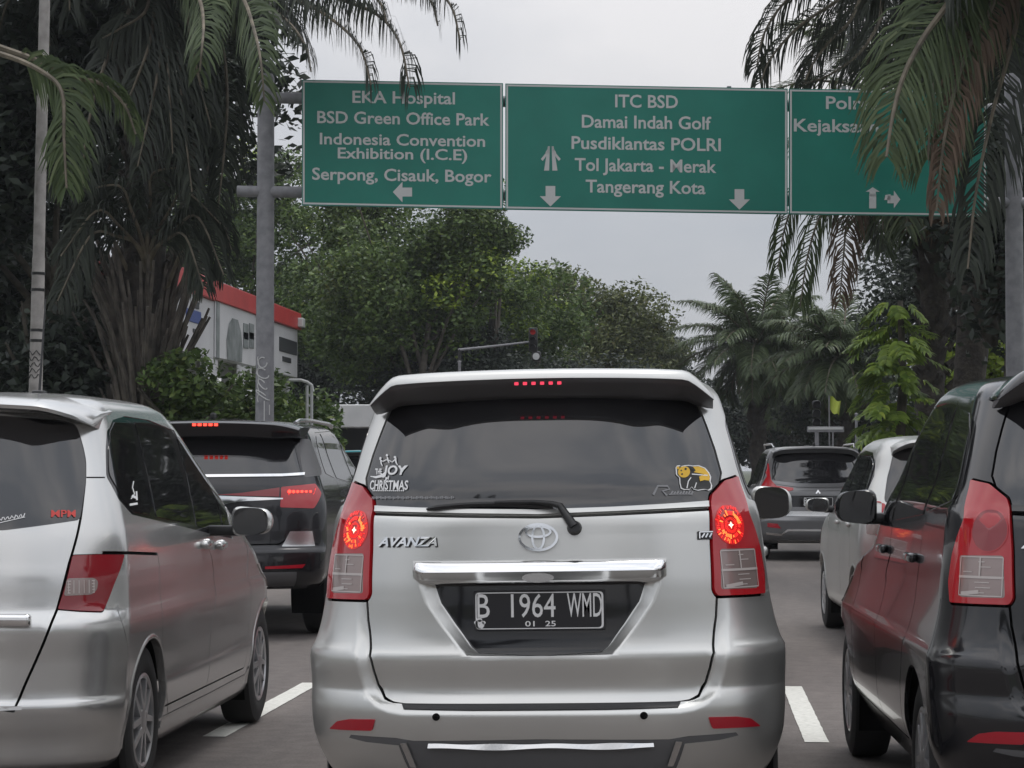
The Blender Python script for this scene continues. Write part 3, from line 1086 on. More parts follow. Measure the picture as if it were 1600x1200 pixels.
AV_SEAMS = [[(1.22, .36), (1.20, .55), (1.06, .74), (1.05, 1.16)], [(1.05, 1.56), (1.06, 1.58)], [(2.02, .36), (1.99, 1.12)], [(2.98, .36), (2.96, .9), (2.90, 1.10)], [(1.22, .345), (2.98, .345)]]

def avanza(name, loc, yaw, roll, paint, step, label, group, brake=True, writing=False, plate_txt=None):
    root = empty(name, loc, (0, roll, yaw), label=label, cat='car', group=group)
    S = Shell(AV_ROWS, loc, yaw, roll, lift=.02)
    L = AVL
    sm0 = resample(L['seam'], .03, False)
    sm0[-1, 0] = 0
    def ring(d):
        g = grow(sm0, d)
        g[-1, 0] = 0
        g[0, 1] = L['seam'][0, 1]
        return sym(np.concatenate([g[:1] + np.array([[-.002, .10]]), g]))
    lo_out, lo_in = ring(.05), ring(.004)
    S.bumps = [(L['rec_out'], -.036, L['rec_in'], None), (lo_out, -.026, lo_in, (.66, .98))]
    regs = []
    regs.append(['bumper', L['bumper']])
    S.extra = [ring(d) for d in (.056, .05, .042, .034, .026, .018, .011)] + L['rec_rings']
    both(regs, None, ribbon(resample(L['bseam'], .03, False), .006))
    regs.append(['tailgate', L['tailgate']])
    sm = resample(np.concatenate([L['tailgate'][3:-3]]), .03, False)
    regs.append([None, ribbon(sm, .009)])
    regs.append(['step_pad', L['pad']])
    regs.append(['bright', L['strip']])
    regs.append([None, L['stripgap']])
    regs.append(['rear_window', L['glass']])
    regs.append(['tailgate', L['rec_out']])
    regs.append(['recess', L['rec_in']])
    both(regs, None, L['lamp'] if False else ribbon(np.concatenate([L['lamp'], L['lamp'][:1]]), .018))
    both(regs, 'tail_lamp', L['lamp'])
    both(regs, 'clear_lens', L['clear'])
    regs.append(['trim', L['insert']])
    both(regs, 'reflector', L['refl'])
    flank(S, regs, AV_BAND, AV_PANES, AV_SEAMS, AV_ARCH)
    out = finish(S, regs, root, STD(paint), step, .07, 1.15, AV_ARCH, dict(r=.31, w=.185, rr=.205, spokes=5), .725)
    # lamps: the bulb with its faceted reflector
    for i, lamp in enumerate(out['tail_lamp']):
        sg = 1 if i == 0 else -1
        c = L['brake'] * np.array([sg, 1])
        R = .068
        def draw(nm, gs, m, off):
            V, Fc = merge(*gs)
            S.on(nm, np.array(V) * np.array([1, 1]) + c, Fc, m, lamp, off=off, chart='uv')
        if brake:
            draw('brake_reflector', [disc((0, 0), .001, R, 40)], M['brake_dk'], .0095)
            rays, rays2 = [], []
            rq = random.Random(21 + i)
            for k in range(26):
                a = 2 * math.pi * k / 26
                rays2.append(disc((0, 0), .016 + .003 * rq.random(), .027 + .003 * rq.random(), 1, a - .07, a + .06))
            for k in range(40):
                a = 2 * math.pi * k / 40
                hot = (-.9 < a < 1.1) or (3.4 < a < 4.6) or rq.random() < .25
                w_ = .05 + .03 * rq.random()
                if hot and rq.random() < .85:
                    rays.append(disc((0, 0), .033 + .004 * rq.random(), .042 + .010 * rq.random(), 1, a - w_, a + w_))
                elif rq.random() < .7:
                    rays2.append(disc((0, 0), .034, .046, 1, a - w_, a + w_))
            for k in range(54):
                a = 2 * math.pi * k / 54 + .04 * rq.random()
                if rq.random() < .72:
                    r0 = .050 + .006 * rq.random()
                    (rays if 3.3 < a < 5.2 and rq.random() < .35 else rays2).append(disc((0, 0), r0, r0 + .006 + .009 * rq.random(), 1, a - .032, a + .03))
            draw('lit_facets', rays2, M['brake_red'], .0105)
            draw('lit_facets', rays, M['brake_or'], .0108)
            st = [disc((0, 0), .0005, .006, 12)] + [([(.013 * math.cos(t), .013 * math.sin(t)), (.004 * math.cos(t + .8), .004 * math.sin(t + .8)), (.004 * math.cos(t - .8), .004 * math.sin(t - .8))], [(0, 1, 2)]) for t in (0, 1.57, 3.14, 4.71)]
            draw('lit_bulb', st, M['brake_wh'], .0115)
        else:
            draw('brake_reflector', [disc((0, 0), .001, R, 40)], M['lensdull'], .0095)
            draw('reflector_ring', [disc((0, 0), R, R + .004, 40)], M['lens'], .010)
        # ribs of the clear part
        cl = L['clear'] * np.array([sg, 1])
        (u0, v0), (u1, v1) = cl.min(0), cl.max(0)
        um, vm = u0 + (u1 - u0) * .5, v0 + (v1 - v0) * .48
        ss = lambda a, b, w: stroke(np.linspace(a, b, 9), w)
        gs = [ss((u0 + .006, vm), (u1 - .006, vm), .008), ss((um, vm), (um, v1 - .008), .006), ss((u0 + .010, v0 + .008), (u0 + .010, v1 - .008), .004), ss((u1 - .010, v0 + .008), (u1 - .010, v1 - .008), .004),
              ss((u0 + .010, v0 + .007), (u1 - .010, v0 + .007), .004), ss((u0 + .010, v1 - .007), (u1 - .010, v1 - .007), .004), ss((u0 + .02, v0 + .012), (um, v0 + .020), .012)]
        rq = random.Random(5)
        for q in range(7):
            vv = v0 + (v1 - v0) * (.12 + .12 * q)
            if abs(vv - vm) > .008:
                a_ = u0 + (u1 - u0) * rq.uniform(.12, .5)
                gs.append(ss((a_, vv), (min(u1 - .015, a_ + rq.uniform(.02, .06)), vv), .003))
        V, Fc = merge(*gs)
        S.on('lens_rib', V, Fc, M['lensline'], out['clear_lens'][i], off=.0098, chart='uv')
    # spoiler
    secs = []
    low = []
    for a in np.linspace(-1, 1, 57):
        x = a * .612
        e = max(0, (abs(a) - .84) / .16)
        e2 = max(0, (abs(a) - .62) / .38)
        dz = -.016 * a * a - .072 * e ** 1.3
        dy = .035 * a * a + .12 * e2 ** 1.6
        th = 1 - .6 * e ** 2
        pts = [(.46, 1.688), (.30, 1.700), (.225, 1.703), (.188, 1.697), (.168, 1.682), (.164, 1.668), (.20, 1.664)]
        secs.append([(x, y + dy, 1.68 + (z - 1.68) * th + dz) for y, z in pts])
        pts = [(.171, 1.674), (.174, 1.664), (.200, 1.648), (.26, 1.618), (.315, 1.598), (.335, 1.606), (.30, 1.66)]
        low.append([(x * .995, y + dy, 1.68 + (z - 1.68) * th + dz) for y, z in pts])
    sp = loft('roof_spoiler', secs, paint, root, ang=50)
    loft('spoiler_underside', low, M['under_shade'], sp, ang=50)
    b = MB()
    def face(x, t):   # point on the rear lower face of the spoiler
        a = x / .612
        return (x, .172 + .028 * t + .035 * a * a, 1.668 - .016 * t - .016 * a * a)
    pan = [face(x, t) for t in (-.15, 1.75) for x in np.linspace(-.125, .125, 12)]
    pan = [(x, y - .0015, z - .001) for x, y, z in pan]
    b.add(pan, [(i, i + 1, i + 13, i + 12) for i in range(11)])
    hl = b.build('high_brake_lamp', M['glossblack'], sp)
    b = MB()
    for k in range(6):
        x = -.075 + .03 * k
        c = face(x, .75)
        b.box((c[0], c[1] - .005, c[2] - .004), (.014, .004, .012))
    b.build('lit_led', M['brake_led'] if brake else M['lensdull'], hl)
    # underside lip line
    lip = [[(a * .60, .190 + .035 * a * a, 1.640 - .022 * a * a), (a * .60, .183 + .035 * a * a, 1.634 - .022 * a * a), (a * .60, .20 + .035 * a * a, 1.628 - .022 * a * a)] for a in np.linspace(-1, 1, 30)]
    # chrome bar over the plate
    secs = []
    for a in np.linspace(-1, 1, 41):
        x = a * .437
        e = max(0, (abs(a) - .94) / .06)
        uv = S.rear([(x, 1.0)])
        y0 = S.raw(uv[:, 0], uv[:, 1])[0, 1]
        prof = [(.02, 1.041), (-.010, 1.041), (-.028, 1.033), (-.044, 1.010), (-.047, 1.003), (-.041, .997), (-.020, .976), (-.012, .966), (-.004, .960), (.03, .960)]
        secs.append([(x, y0 + y * (1 - .5 * e), 1.0 + (z - 1.0) * (1 - .25 * e) + .01 * e) for y, z in prof])
    cb = loft('chrome_bar', secs, M['chrome'], root, ang=55)
    V, Fc = ellipse_ring((0, .982), .055, .0165, .005)
    v2, f2 = disc((0, .982), .001, .051, 30, sx=1, sz=.0115 / .051)
    y0 = S.raw(*S.rear([(0, .985)]).T)[0, 1] - .040
    mobj('bar_badge', [(v[0], y0 - .002, v[1]) for v in V] + [(v[0], y0, v[1]) for v in v2], Fc + [tuple(i + len(V) for i in f) for f in f2], M['satin'], cb)
    # emblem: three crossing ovals
    gs = [ellipse_ring((0, 1.116), .069, .048, .0085), ellipse_ring((0, 1.116), .024, .044, .0075), ellipse_ring((0, 1.135), .046, .0215, .0075)]
    V, Fc = merge(*gs)
    S.on('emblem', V, Fc, M['chrome'], root, off=.014, thick=.013)
    V, Fc = text_fit('AVANZA', -.566, -.352, 1.090, 1.123, .03, .35)
    S.on('model_lettering', V, Fc, M['chrome'], root, off=.007, thick=.006)
    V, Fc = text_fit('AVANZA', -.563, -.349, 1.087, 1.120, .05, .35)
    S.on('lettering_shadow_edge', V, Fc, M['trim'], root, off=.0025)
    q = np.array([(.545, 1.100), (.598, 1.100), (.598, 1.128), (.545, 1.128)])
    bo = S.on('variant_badge', q, [(0, 1, 2, 3)], M['trim'], root, off=.006, thick=.006)
    gs = [stroke([(.549, 1.103), (.549, 1.125)], .004), stroke([(.549, 1.125), (.594, 1.125)], .004), stroke([(.556, 1.106), (.566, 1.120)], .005), stroke([(.569, 1.106), (.577, 1.120)], .005), stroke([(.582, 1.106), (.590, 1.120)], .005)]
    V, Fc = merge(*gs)
    S.on('badge_bars', V, Fc, M['chrome'], bo, off=.009)
    # wiper
    pv = S.pix([(895, 828)], (.1, 1.1))[0] if False else np.array([.118, S.vz(1.143)])
    P = lambda x, z, o: S.P(*S.rear([(x, z)]).T, o)[0]
    w = MB()
    w.tube([P(.124, 1.148, .0), P(.124, 1.148, .035)], [.026, .020], 16)
    w.tube([P(.124, 1.148, .03), P(.075, 1.205, .032), P(.045, 1.222, .03), P(-.02, 1.231, .026), P(-.15, 1.232, .024)], [.017, .012, .010, .008, .006], 8)
    wp = w.build('wiper_arm', M['trim'], root, True, 60)
    w = MB()
    w.tube([P(x, 1.213 + .016 * (1 - ((x + .17) / .22) ** 2), .014) for x in np.linspace(-.39, .05, 14)], [.003] + [.009] * 12 + [.003], 6)
    w.build('wiper_blade', M['trim'], wp)
    # bumper fittings
    for sg in (1, -1):
        c = L['sens'] * np.array([sg, 1])
        V, Fc = disc(c, .0005, .0125, 18)
        S.on('parking_sensor', V, Fc, M['gap'], root, off=.005, thick=.004, chart='uv')
        a = S.rear([(sg * .455, .428), (sg * .477, .428), (sg * .445, .345), (sg * .425, .345)])
        S.on('bumper_fin', a, [(0, 1, 2, 3)] if sg < 0 else [(3, 2, 1, 0)], M['satin'], root, off=.018, thick=.016, chart='uv')
    xs = np.linspace(-.383, .383, 40)
    zt = .4225 + .0015 * np.sin(xs * 31)
    zb = .404 + .0035 * np.sin(xs * 17 + 1)
    A = S.P(*S.rear(list(zip(xs, zt))).T, .004)
    B_ = S.P(*S.rear(list(zip(xs, zb + .006))).T, .016)
    C_ = S.P(*S.rear(list(zip(xs, zb + .002))).T, .0)
    mb = MB().add(list(A) + list(B_) + list(C_), [(i + 40, i + 41, i + 1, i) for i in range(39)] + [(i + 80, i + 81, i + 41, i + 40) for i in range(39)])
    mb.build('bumper_strip', M['satin'], root)
    if plate_txt:
        y0 = S.P(*S.rear([(0, .87)]).T)[0, 1]
        plate(root, S, .0, .868, y0 - .014, .452, .138, *plate_txt)
    for sg in (1, -1):
        mirror(root, sg * .875, 2.46, 1.19, sg, paint, (.185, .11, .18), .05)
        for yy in (1.22, 2.16):
            uv = S.side([(yy, 1.02)]) * np.array([sg, 1])
            p = S.P(uv[:, 0], uv[:, 1], .015)[0]
            MB().rbox(p, (.03, .19, .035), .012, 2).build('door_handle', paint, root, True)
    return root, S, out

def pxbox(S, x0, y0, x1, y1, g):
    """bilinear map from a small box of the photograph onto the surface"""
    c = S.pix([(x0, y1), (x1, y1), (x1, y0), (x0, y0)], g)
    def f(V):
        V = np.asarray(V, float)
        a, b = ((V[:, 0] - x0) / (x1 - x0))[:, None], ((V[:, 1] - y1) / (y0 - y1))[:, None]
        return c[0] * (1 - a) * (1 - b) + c[1] * a * (1 - b) + c[2] * a * b + c[3] * (1 - a) * b
    return f
M['under_shade'] = mat('shaded_spoiler_face', (.10, .097, .10), rough=.4)  # darker than the body paint: shade of the underside put into the colour
M['brake_led'] = mat('lit_led_pink', (0.7, 0.05, 0.08), emit=(1.0, 0.06, 0.12), es=0.9)
M['led_hot'] = mat('lit_led_red', (0.9, 0.05, 0.03), emit=(1.0, 0.05, 0.03), es=3.0)
MPV_GROUP = 'people carriers of one model in the queue'
car1, S1, out1 = avanza('people_carrier', AV_POSE['loc'], 0, AV_POSE['roll'], M['silver'], .022, 'silver people carrier with lit brake lamps and plate B 1964 WMD', MPV_GROUP,
                        True, True, ([('B', -.217, -.172), ('1964', -.098, .056), ('WMD', .096, .216)], [('01', -.05, -.017), ('25', .02, .056)]))
win = out1['rear_window'][0]
# stickers on its rear window, drawn at their places
def sticker(nm, gs, m, box, g, off=.0012, S=S1, par=win):
    V, Fc = merge(*gs)
    f = pxbox(S, *box, g)
    V = f(V)
    # downwards pixel rows flip the winding; rebuild facing outwards
    S.on(nm, V, [t[::-1] for t in Fc], m, par, off=off, chart='uv')
def ptext(t, x0, x1, yt, yb, bold=0.0, shear=0.0):
    V, Fc = text_fit(t, x0, x1, -yb, -yt, bold, shear)
    return V * np.array([1, -1]), Fc
gL = (-.5, 1.2)
bxJ = (575, 700, 720, 790)
gs = [ptext('JOY', 606, 648, 727, 746, .03, .3), ptext('THE', 594, 606, 732, 741, .03), ptext('of', 611, 618, 743, 749, .02), ptext('CHRISTMAS', 581, 647, 750, 765, .02, .3)]
gs += [stroke([(583, 744), (594, 745.5), (606, 743), (612, 738)], [1, 3.4, 4.4, 2.5]), stroke([(636, 741), (641, 733), (648, 727)], [1.5, 2.6, 1.2]), stroke([(610, 751), (614, 746)], 1.5)]
for cx, cy in ((605, 716), (617, 711.5), (630, 714.5)):
    gs.append(disc((cx, cy), .1, 2.0, 12))
    gs.append(stroke([(cx + .5, cy + 3), (cx + 1, cy + 8), (cx + 3, cy + 12)], [2.6, 2.4, 1.2]))
gs += [stroke([(603, 717), (609, 721), (616, 718)], 1.4), stroke([(619, 719), (625, 722), (632, 716)], 1.6)]
gs += [stroke([(586 + 3.2 * k, 766.3), (588.3 + 3.2 * k, 766.3)], 1.7) for k in range(17)]
sticker('white_sticker', gs, M['decal'], bxJ, gL)
gs = [stroke([(584 + 2.6 * k, 777.4 + .4 * math.sin(k)), (586 + 2.6 * k, 777.4 + .4 * math.sin(k))], 3.5 + 1.4 * math.sin(k * 2.3)) for k in range(49)]
sticker('grey_line_sticker', gs, M['decalgrey'], bxJ, gL)
bxP = (1010, 720, 1120, 780)
gR = (.5, 1.2)
body_w = [(1052, 731), (1054, 727.5), (1057.5, 727), (1060, 728.5), (1066, 727), (1071, 726.5), (1078, 727.5), (1088, 727), (1099, 731), (1106, 738), (1110, 745), (1109, 752), (1112, 758), (1111, 764), (1106, 766.5), (1100, 765), (1094, 765.5), (1088, 766.5), (1081, 765), (1078, 761), (1074, 765), (1066, 765.5), (1061, 763), (1059, 755), (1058, 746), (1053, 741)]
def poly_px(p):
    return (list(p), [tuple(range(len(p)))])
ctr = np.mean(body_w, 0)
sticker('bear_sticker', [poly_px(body_w)], M['decal'], bxP, gR, .001)
inn = [tuple(ctr + (np.array(q) - ctr) * .925) for q in body_w]
sticker('bear_sticker', [poly_px(inn)], M['decalblack'], bxP, gR, .0017)
sticker('bear_sticker', [disc((1065, 737.5), .1, 9.2, 22, sx=1, sz=.95), poly_px([(1078, 729.5), (1088, 729), (1098, 733), (1105, 740), (1107.5, 747), (1106, 751), (1098, 750), (1091, 752), (1089, 745), (1097, 741), (1080, 738), (1083, 735)]), disc((1055.5, 731), .1, 2.2, 10)], M['decalyellow'], bxP, gR, .0024)
sticker('bear_sticker', [disc((1062, 741), .1, 1.5, 8), disc((1067, 733), .1, 1.9, 8), disc((1060.5, 735.5), .1, 1.2, 8), stroke([(1075, 731), (1080, 735)], 3)], M['decalblack'], bxP, gR, .003)
sticker('bear_sticker', [stroke([(1077, 741), (1103, 743)], 1.6), stroke([(1076, 746), (1072, 752), (1070, 763)], 1.6), stroke([(1085, 754), (1082, 763)], 1.5)], M['decal'], bxP, gR, .0032)
gs = [stroke([(1020, 773), (1027, 759), (1041, 759), (1044, 764), (1034, 767), (1040, 774)], 3.0)] + [stroke([(1046 + 4.4 * k, 772), (1049 + 4.4 * k, 767 + (k % 2))], 2.6) for k in range(8)] + [stroke([(1043, 772.5), (1079, 772)], 1.8)]
sticker('grey_emblem_sticker', gs, M['decalgrey'], bxP, gR)

car4, S4, out4 = avanza('people_carrier', (1.636, 7.33, 0), rad(1.8), 0, M['black'], .03, 'black people carrier with unlit lamps, cut off by the right edge', MPV_GROUP, False)
car_red, _, _ = avanza('people_carrier', (-.62, 13.6, 0), 0, 0, M['redp'], .05, 'red people carrier waiting directly ahead of the silver one', MPV_GROUP, True)
car_teal, _, _ = avanza('people_carrier', (-5.95, 40.0, 0), 0, 0, M['tealp'], .06, 'teal people carrier, only its roof showing beyond the dark grey off-roader', MPV_GROUP, False)

# ---- the grey-silver compact van on the left
FR_ROWS = [(.17, .76, .14, 4.02), (.22, .81, .06, 4.10), (.30, .825, .045, 4.15), (.38, .842, .014, 4.17), (.44, .849, .0, 4.19), (.475, .847, .020, 4.19), (.60, .855, .018, 4.18), (.735, .864, .006, 4.13), (.765, .860, .018, 4.12), (.81, .851, .052, 4.04), (.92, .846, .062, 3.86), (1.00, .838, .08, 3.64),
           (1.08, .826, .10, 3.44), (1.16, .806, .125, 3.28), (1.28, .772, .17, 3.06), (1.40, .738, .22, 2.82), (1.50, .712, .265, 2.62), (1.57, .692, .30, 2.46), (1.615, .668, .335, 2.34), (1.645, .62, .40, 2.2), (1.662, .53, .52, 2.05), (1.675, .35, .8, 1.8), (1.68, .05, 1.2, 1.4)]
FR_ARCH = [(.76, .31, .345), (3.50, .31, .345)]
FR_LOC = (-3.09, 8.36, 0)
FR_YAW = rad(1.1)
def freed():
    root = empty('compact_van', FR_LOC, (0, 0, FR_YAW), label='grey silver compact van cut off by the left edge, pink reflection along its flank', cat='car')
    S = Shell(FR_ROWS, FR_LOC, FR_YAW, b0=.36)
    px = lambda p, g=(.7, 1.0): S.pix(p, g)
    regs = []
    seam = px([(133, 752), (126, 810), (108, 880), (90, 950), (66, 1010), (40, 1068), (21, 1112)])
    sb = np.concatenate([seam, S.rear([(.40, .445), (.2, .443), (0, .443)])])
    gl = np.concatenate([S.rear([(0, 1.585)]), px([(90, 655), (118, 662), (124, 676), (131, 700), (135, 720), (135, 748), (126, 808)], (.6, 1.4))])
    bt = np.concatenate([px([(122, 813), (60, 822), (5, 829)], (.6, 1.1)), S.rear([(.2, 1.118), (0, 1.115)])])
    S.bumps = []
    lower = sym(np.concatenate([S.rear([(0, .86)]), seam[3:] + np.array([.012, 0]), S.rear([(.40, .43), (0, .43)])]))
    bump = np.concatenate([seam[3:], S.rear([(.4, .445), (0, .443)])])
    bm_ = np.concatenate([S.rear([(0, .175)]), S.side([(.40, .175), (.40, .55), (.30, .80)]), px([(160, 957), (92, 953)]), bump])
    regs.append(['bumper', sym(bm_)])
    both(regs, None, ribbon(resample(S.side([(.41, .34), (.405, .55), (.30, .80)]), .04, False), .005))
    regs.append(['tailgate', sym(np.concatenate([gl, sb]))])
    both(regs, None, ribbon(resample(sb, .03, False), .010))
    regs.append(['rear_window', rnd(sym(np.concatenate([gl, bt])), .02)])
    lamp = rnd(px([(113, 868), (150, 867), (193, 867), (178, 910), (160, 956), (125, 955), (90, 952), (101, 918)]), .008)
    both(regs, None, ribbon(np.concatenate([lamp, lamp[:1]]), .008))
    both(regs, 'tail_lamp', lamp)
    cl = rnd(px([(104, 904), (145, 903), (152, 908), (150, 922), (142, 929), (99, 931)]), .012)
    both(regs, 'clear_lens', cl)
    both(regs, 'slot', px([(160, 861), (246, 863), (247, 868), (160, 866)], (S.U1 + .2, 1.0)))
    both(regs, None, ribbon(px([(135, 746), (150, 746), (164, 746)]), .006))
    gS = (S.U1 + .6, 1.25)
    band = px([(166, 745), (165, 700), (167, 672), (176, 656), (195, 650), (232, 656), (272, 672), (300, 700), (330, 745), (352, 790), (364, 842), (330, 834), (290, 824), (240, 812), (206, 804), (186, 782)], gS)
    pane1 = px([(171, 742), (170, 700), (173, 674), (180, 659), (203, 656), (214, 700), (228, 760), (237, 805), (209, 799), (190, 778)], gS)
    pane2 = px([(211, 659), (234, 661), (262, 671), (278, 720), (292, 775), (298, 818), (245, 807), (236, 760), (222, 700)], gS)
    pane3 = px([(277, 680), (296, 702), (318, 736), (334, 772), (343, 806), (346, 832), (308, 822), (298, 770), (287, 720)], gS)
    pane4 = px([(338, 778), (349, 800), (357, 836), (351, 834), (346, 806)], gS)
    # the window band keeps its traced shape; panes sit inside it
    arr = [np.asarray(q) for q in (pane1, pane2, pane3, pane4)]
    seams = [px([(247, 868), (250, 930), (254, 1000), (258, 1060), (262, 1116)], (S.U1 + .5, .7)), S.side([(2.04, .34), (2.03, .6), (2.00, 1.02)]), S.side([(3.0, .34), (2.98, .8), (2.96, 1.0)]), S.side([(1.10, .335), (2.0, .335), (3.0, .335)])]
    flank(S, regs, band, arr, seams, FR_ARCH, ws=(1.08, 1.55))
    mt = STD(M['silver2'])
    mt['tail_lamp'] = ('tail_lamp', M['lensdull'], .006, .02)
    out = finish(S, regs, root, mt, .026, .05, 1.3, FR_ARCH, dict(r=.315, w=.185, rr=.205, spokes=5), .74, M['silver2'])
    for i, sg in enumerate((1, -1)):
        gs = []
        (u0, v0), (u1, v1) = (cl * np.array([sg, 1])).min(0), (cl * np.array([sg, 1])).max(0)
        for q in range(5):
            gs.append(stroke([(u0 + .012, v0 + (v1 - v0) * (.15 + .17 * q)), (u1 - .014, v0 + (v1 - v0) * (.15 + .17 * q))], .0035))
        for q in range(6):
            gs.append(stroke([(u0 + (u1 - u0) * (.12 + .15 * q), v0 + .008), (u0 + (u1 - u0) * (.12 + .15 * q), v1 - .008)], .003))
        V, Fc = merge(*gs)
        S.on('lens_rib', V, Fc, M['lensline'], out['clear_lens'][i], off=.0085, chart='uv')
    # spoiler over the rear window
    secs = []
    for a in np.linspace(-1, 1, 45):
        x = a * .69
        e = max(0, (abs(a) - .75) / .25)
        dz, dy = -.028 * a * a - .045 * e ** 1.6, .05 * a * a + .19 * e ** 1.7
        pts = [(.52, 1.665), (.32, 1.650), (.19, 1.628), (.165, 1.614), (.17, 1.60), (.22, 1.592), (.31, 1.585)]
        secs.append([(x, y + dy, z + dz) for y, z in pts])
    loft('roof_spoiler', secs, M['silver2'], root, ang=45)
    # aerial
    b = MB()
    c = S.P(*S.rear([(.60, 1.62)]).T)[0]
    ac = np.array(at(66, 614, 8.36 + .75)) - np.array(FR_LOC)
    b.rbox((ac[0], ac[1], ac[2] - .004), (.05, .09, .03), .012, 2)
    b.tube([(ac[0], ac[1], ac[2]), (ac[0] - .004, ac[1] + .10, ac[2] + .40)], [.006, .003], 8)
    b.build('aerial', M['trim'], root, True)
    # tailgate handle
    h = MB()
    for sgn in (0,):
        y0 = S.P(*S.rear([(.3, .78)]).T)[0, 1]
        h.rbox((.0, y0 - .012, .775), (1.12, .05, .05), .016, 3)
    h.build('tailgate_bar', M['chrome'], root, True, 60)
    # handles
    for sg in (1, -1):
        for yy, zz in ((1.95, 1.0), (2.28, .985)):
            uv = S.side([(yy, zz)]) * np.array([sg, 1])
            p = S.P(uv[:, 0], uv[:, 1], .016)[0]
            MB().rbox(p, (.035, .17, .035), .014, 2).rbox((p[0] - sg * .012, p[1] + .06, p[2]), (.035, .05, .05), .014, 2).build('door_handle', M['silver2'], root, True, 60)
        mirror(root, sg * 1.035, 2.12, 1.107, sg, M['silver2'], (.20, .12, .165), .12)
    # highlights on the lower bumper step and sill edge, drawn as satin strokes
    for sg in (1, -1):
        l = S.rear([(.0, .435), (.3, .436), (.52, .44)]) * np.array([sg, 1])
        V, Fc = stroke(l, [.02, .02, .012])
        S.on('bumper_highlight', V, Fc, M['satin'], root, off=.004, chart='uv')
        l = S.side([(.95, .275), (1.0, .285), (2.2, .285), (3.1, .29), (3.16, .34)]) * np.array([sg, 1])
        V, Fc = stroke(resample(l, .06, False), .012)
        S.on('sill_highlight', V, Fc, M['satin'], root, off=.004, chart='uv')
    glass = out['rear_window'][0]
    bx = (0, 780, 130, 830)
    def st(nm, gs, m, off=.0015):
        V, Fc = merge(*gs)
        V = pxbox(S, *bx, (.6, 1.1))(V)
        S.on(nm, V, [t[::-1] for t in Fc], m, glass, off=off, chart='uv')
    st('red_letter_sticker', [ptext('MPM', 78, 117, 797, 808, .02)], M['decalred'])
    rr = random.Random(3)
    line = [(0 + 2 * k, 811 - .22 * k * 1.3 + 4 * math.sin(k * 1.9) * (.5 + .5 * rr.random())) for k in range(20)]
    st('white_script_sticker', [stroke(line, 1.5), stroke([(0, 817), (38, 808)], 1.2)], M['decal'])
    if 'side_window' in out:
        sw = out['side_window'][0]
        f = pxbox(S, 198, 740, 222, 800, (S.U1 + .3, 1.2))
        gs = [stroke([(208, 752), (206, 762), (209, 772), (204, 780)], 1.5), stroke([(202, 789), (214, 787)], 3.5), stroke([(212, 768), (213, 782)], 2.5), stroke([(205, 775), (212, 778)], 4)]
        V, Fc = merge(*gs)
        S.on('white_sticker', f(V), [t[::-1] for t in Fc], M['decal'], sw, off=.001, chart='uv')
    return root, S, out
car2, S2, out2 = freed()

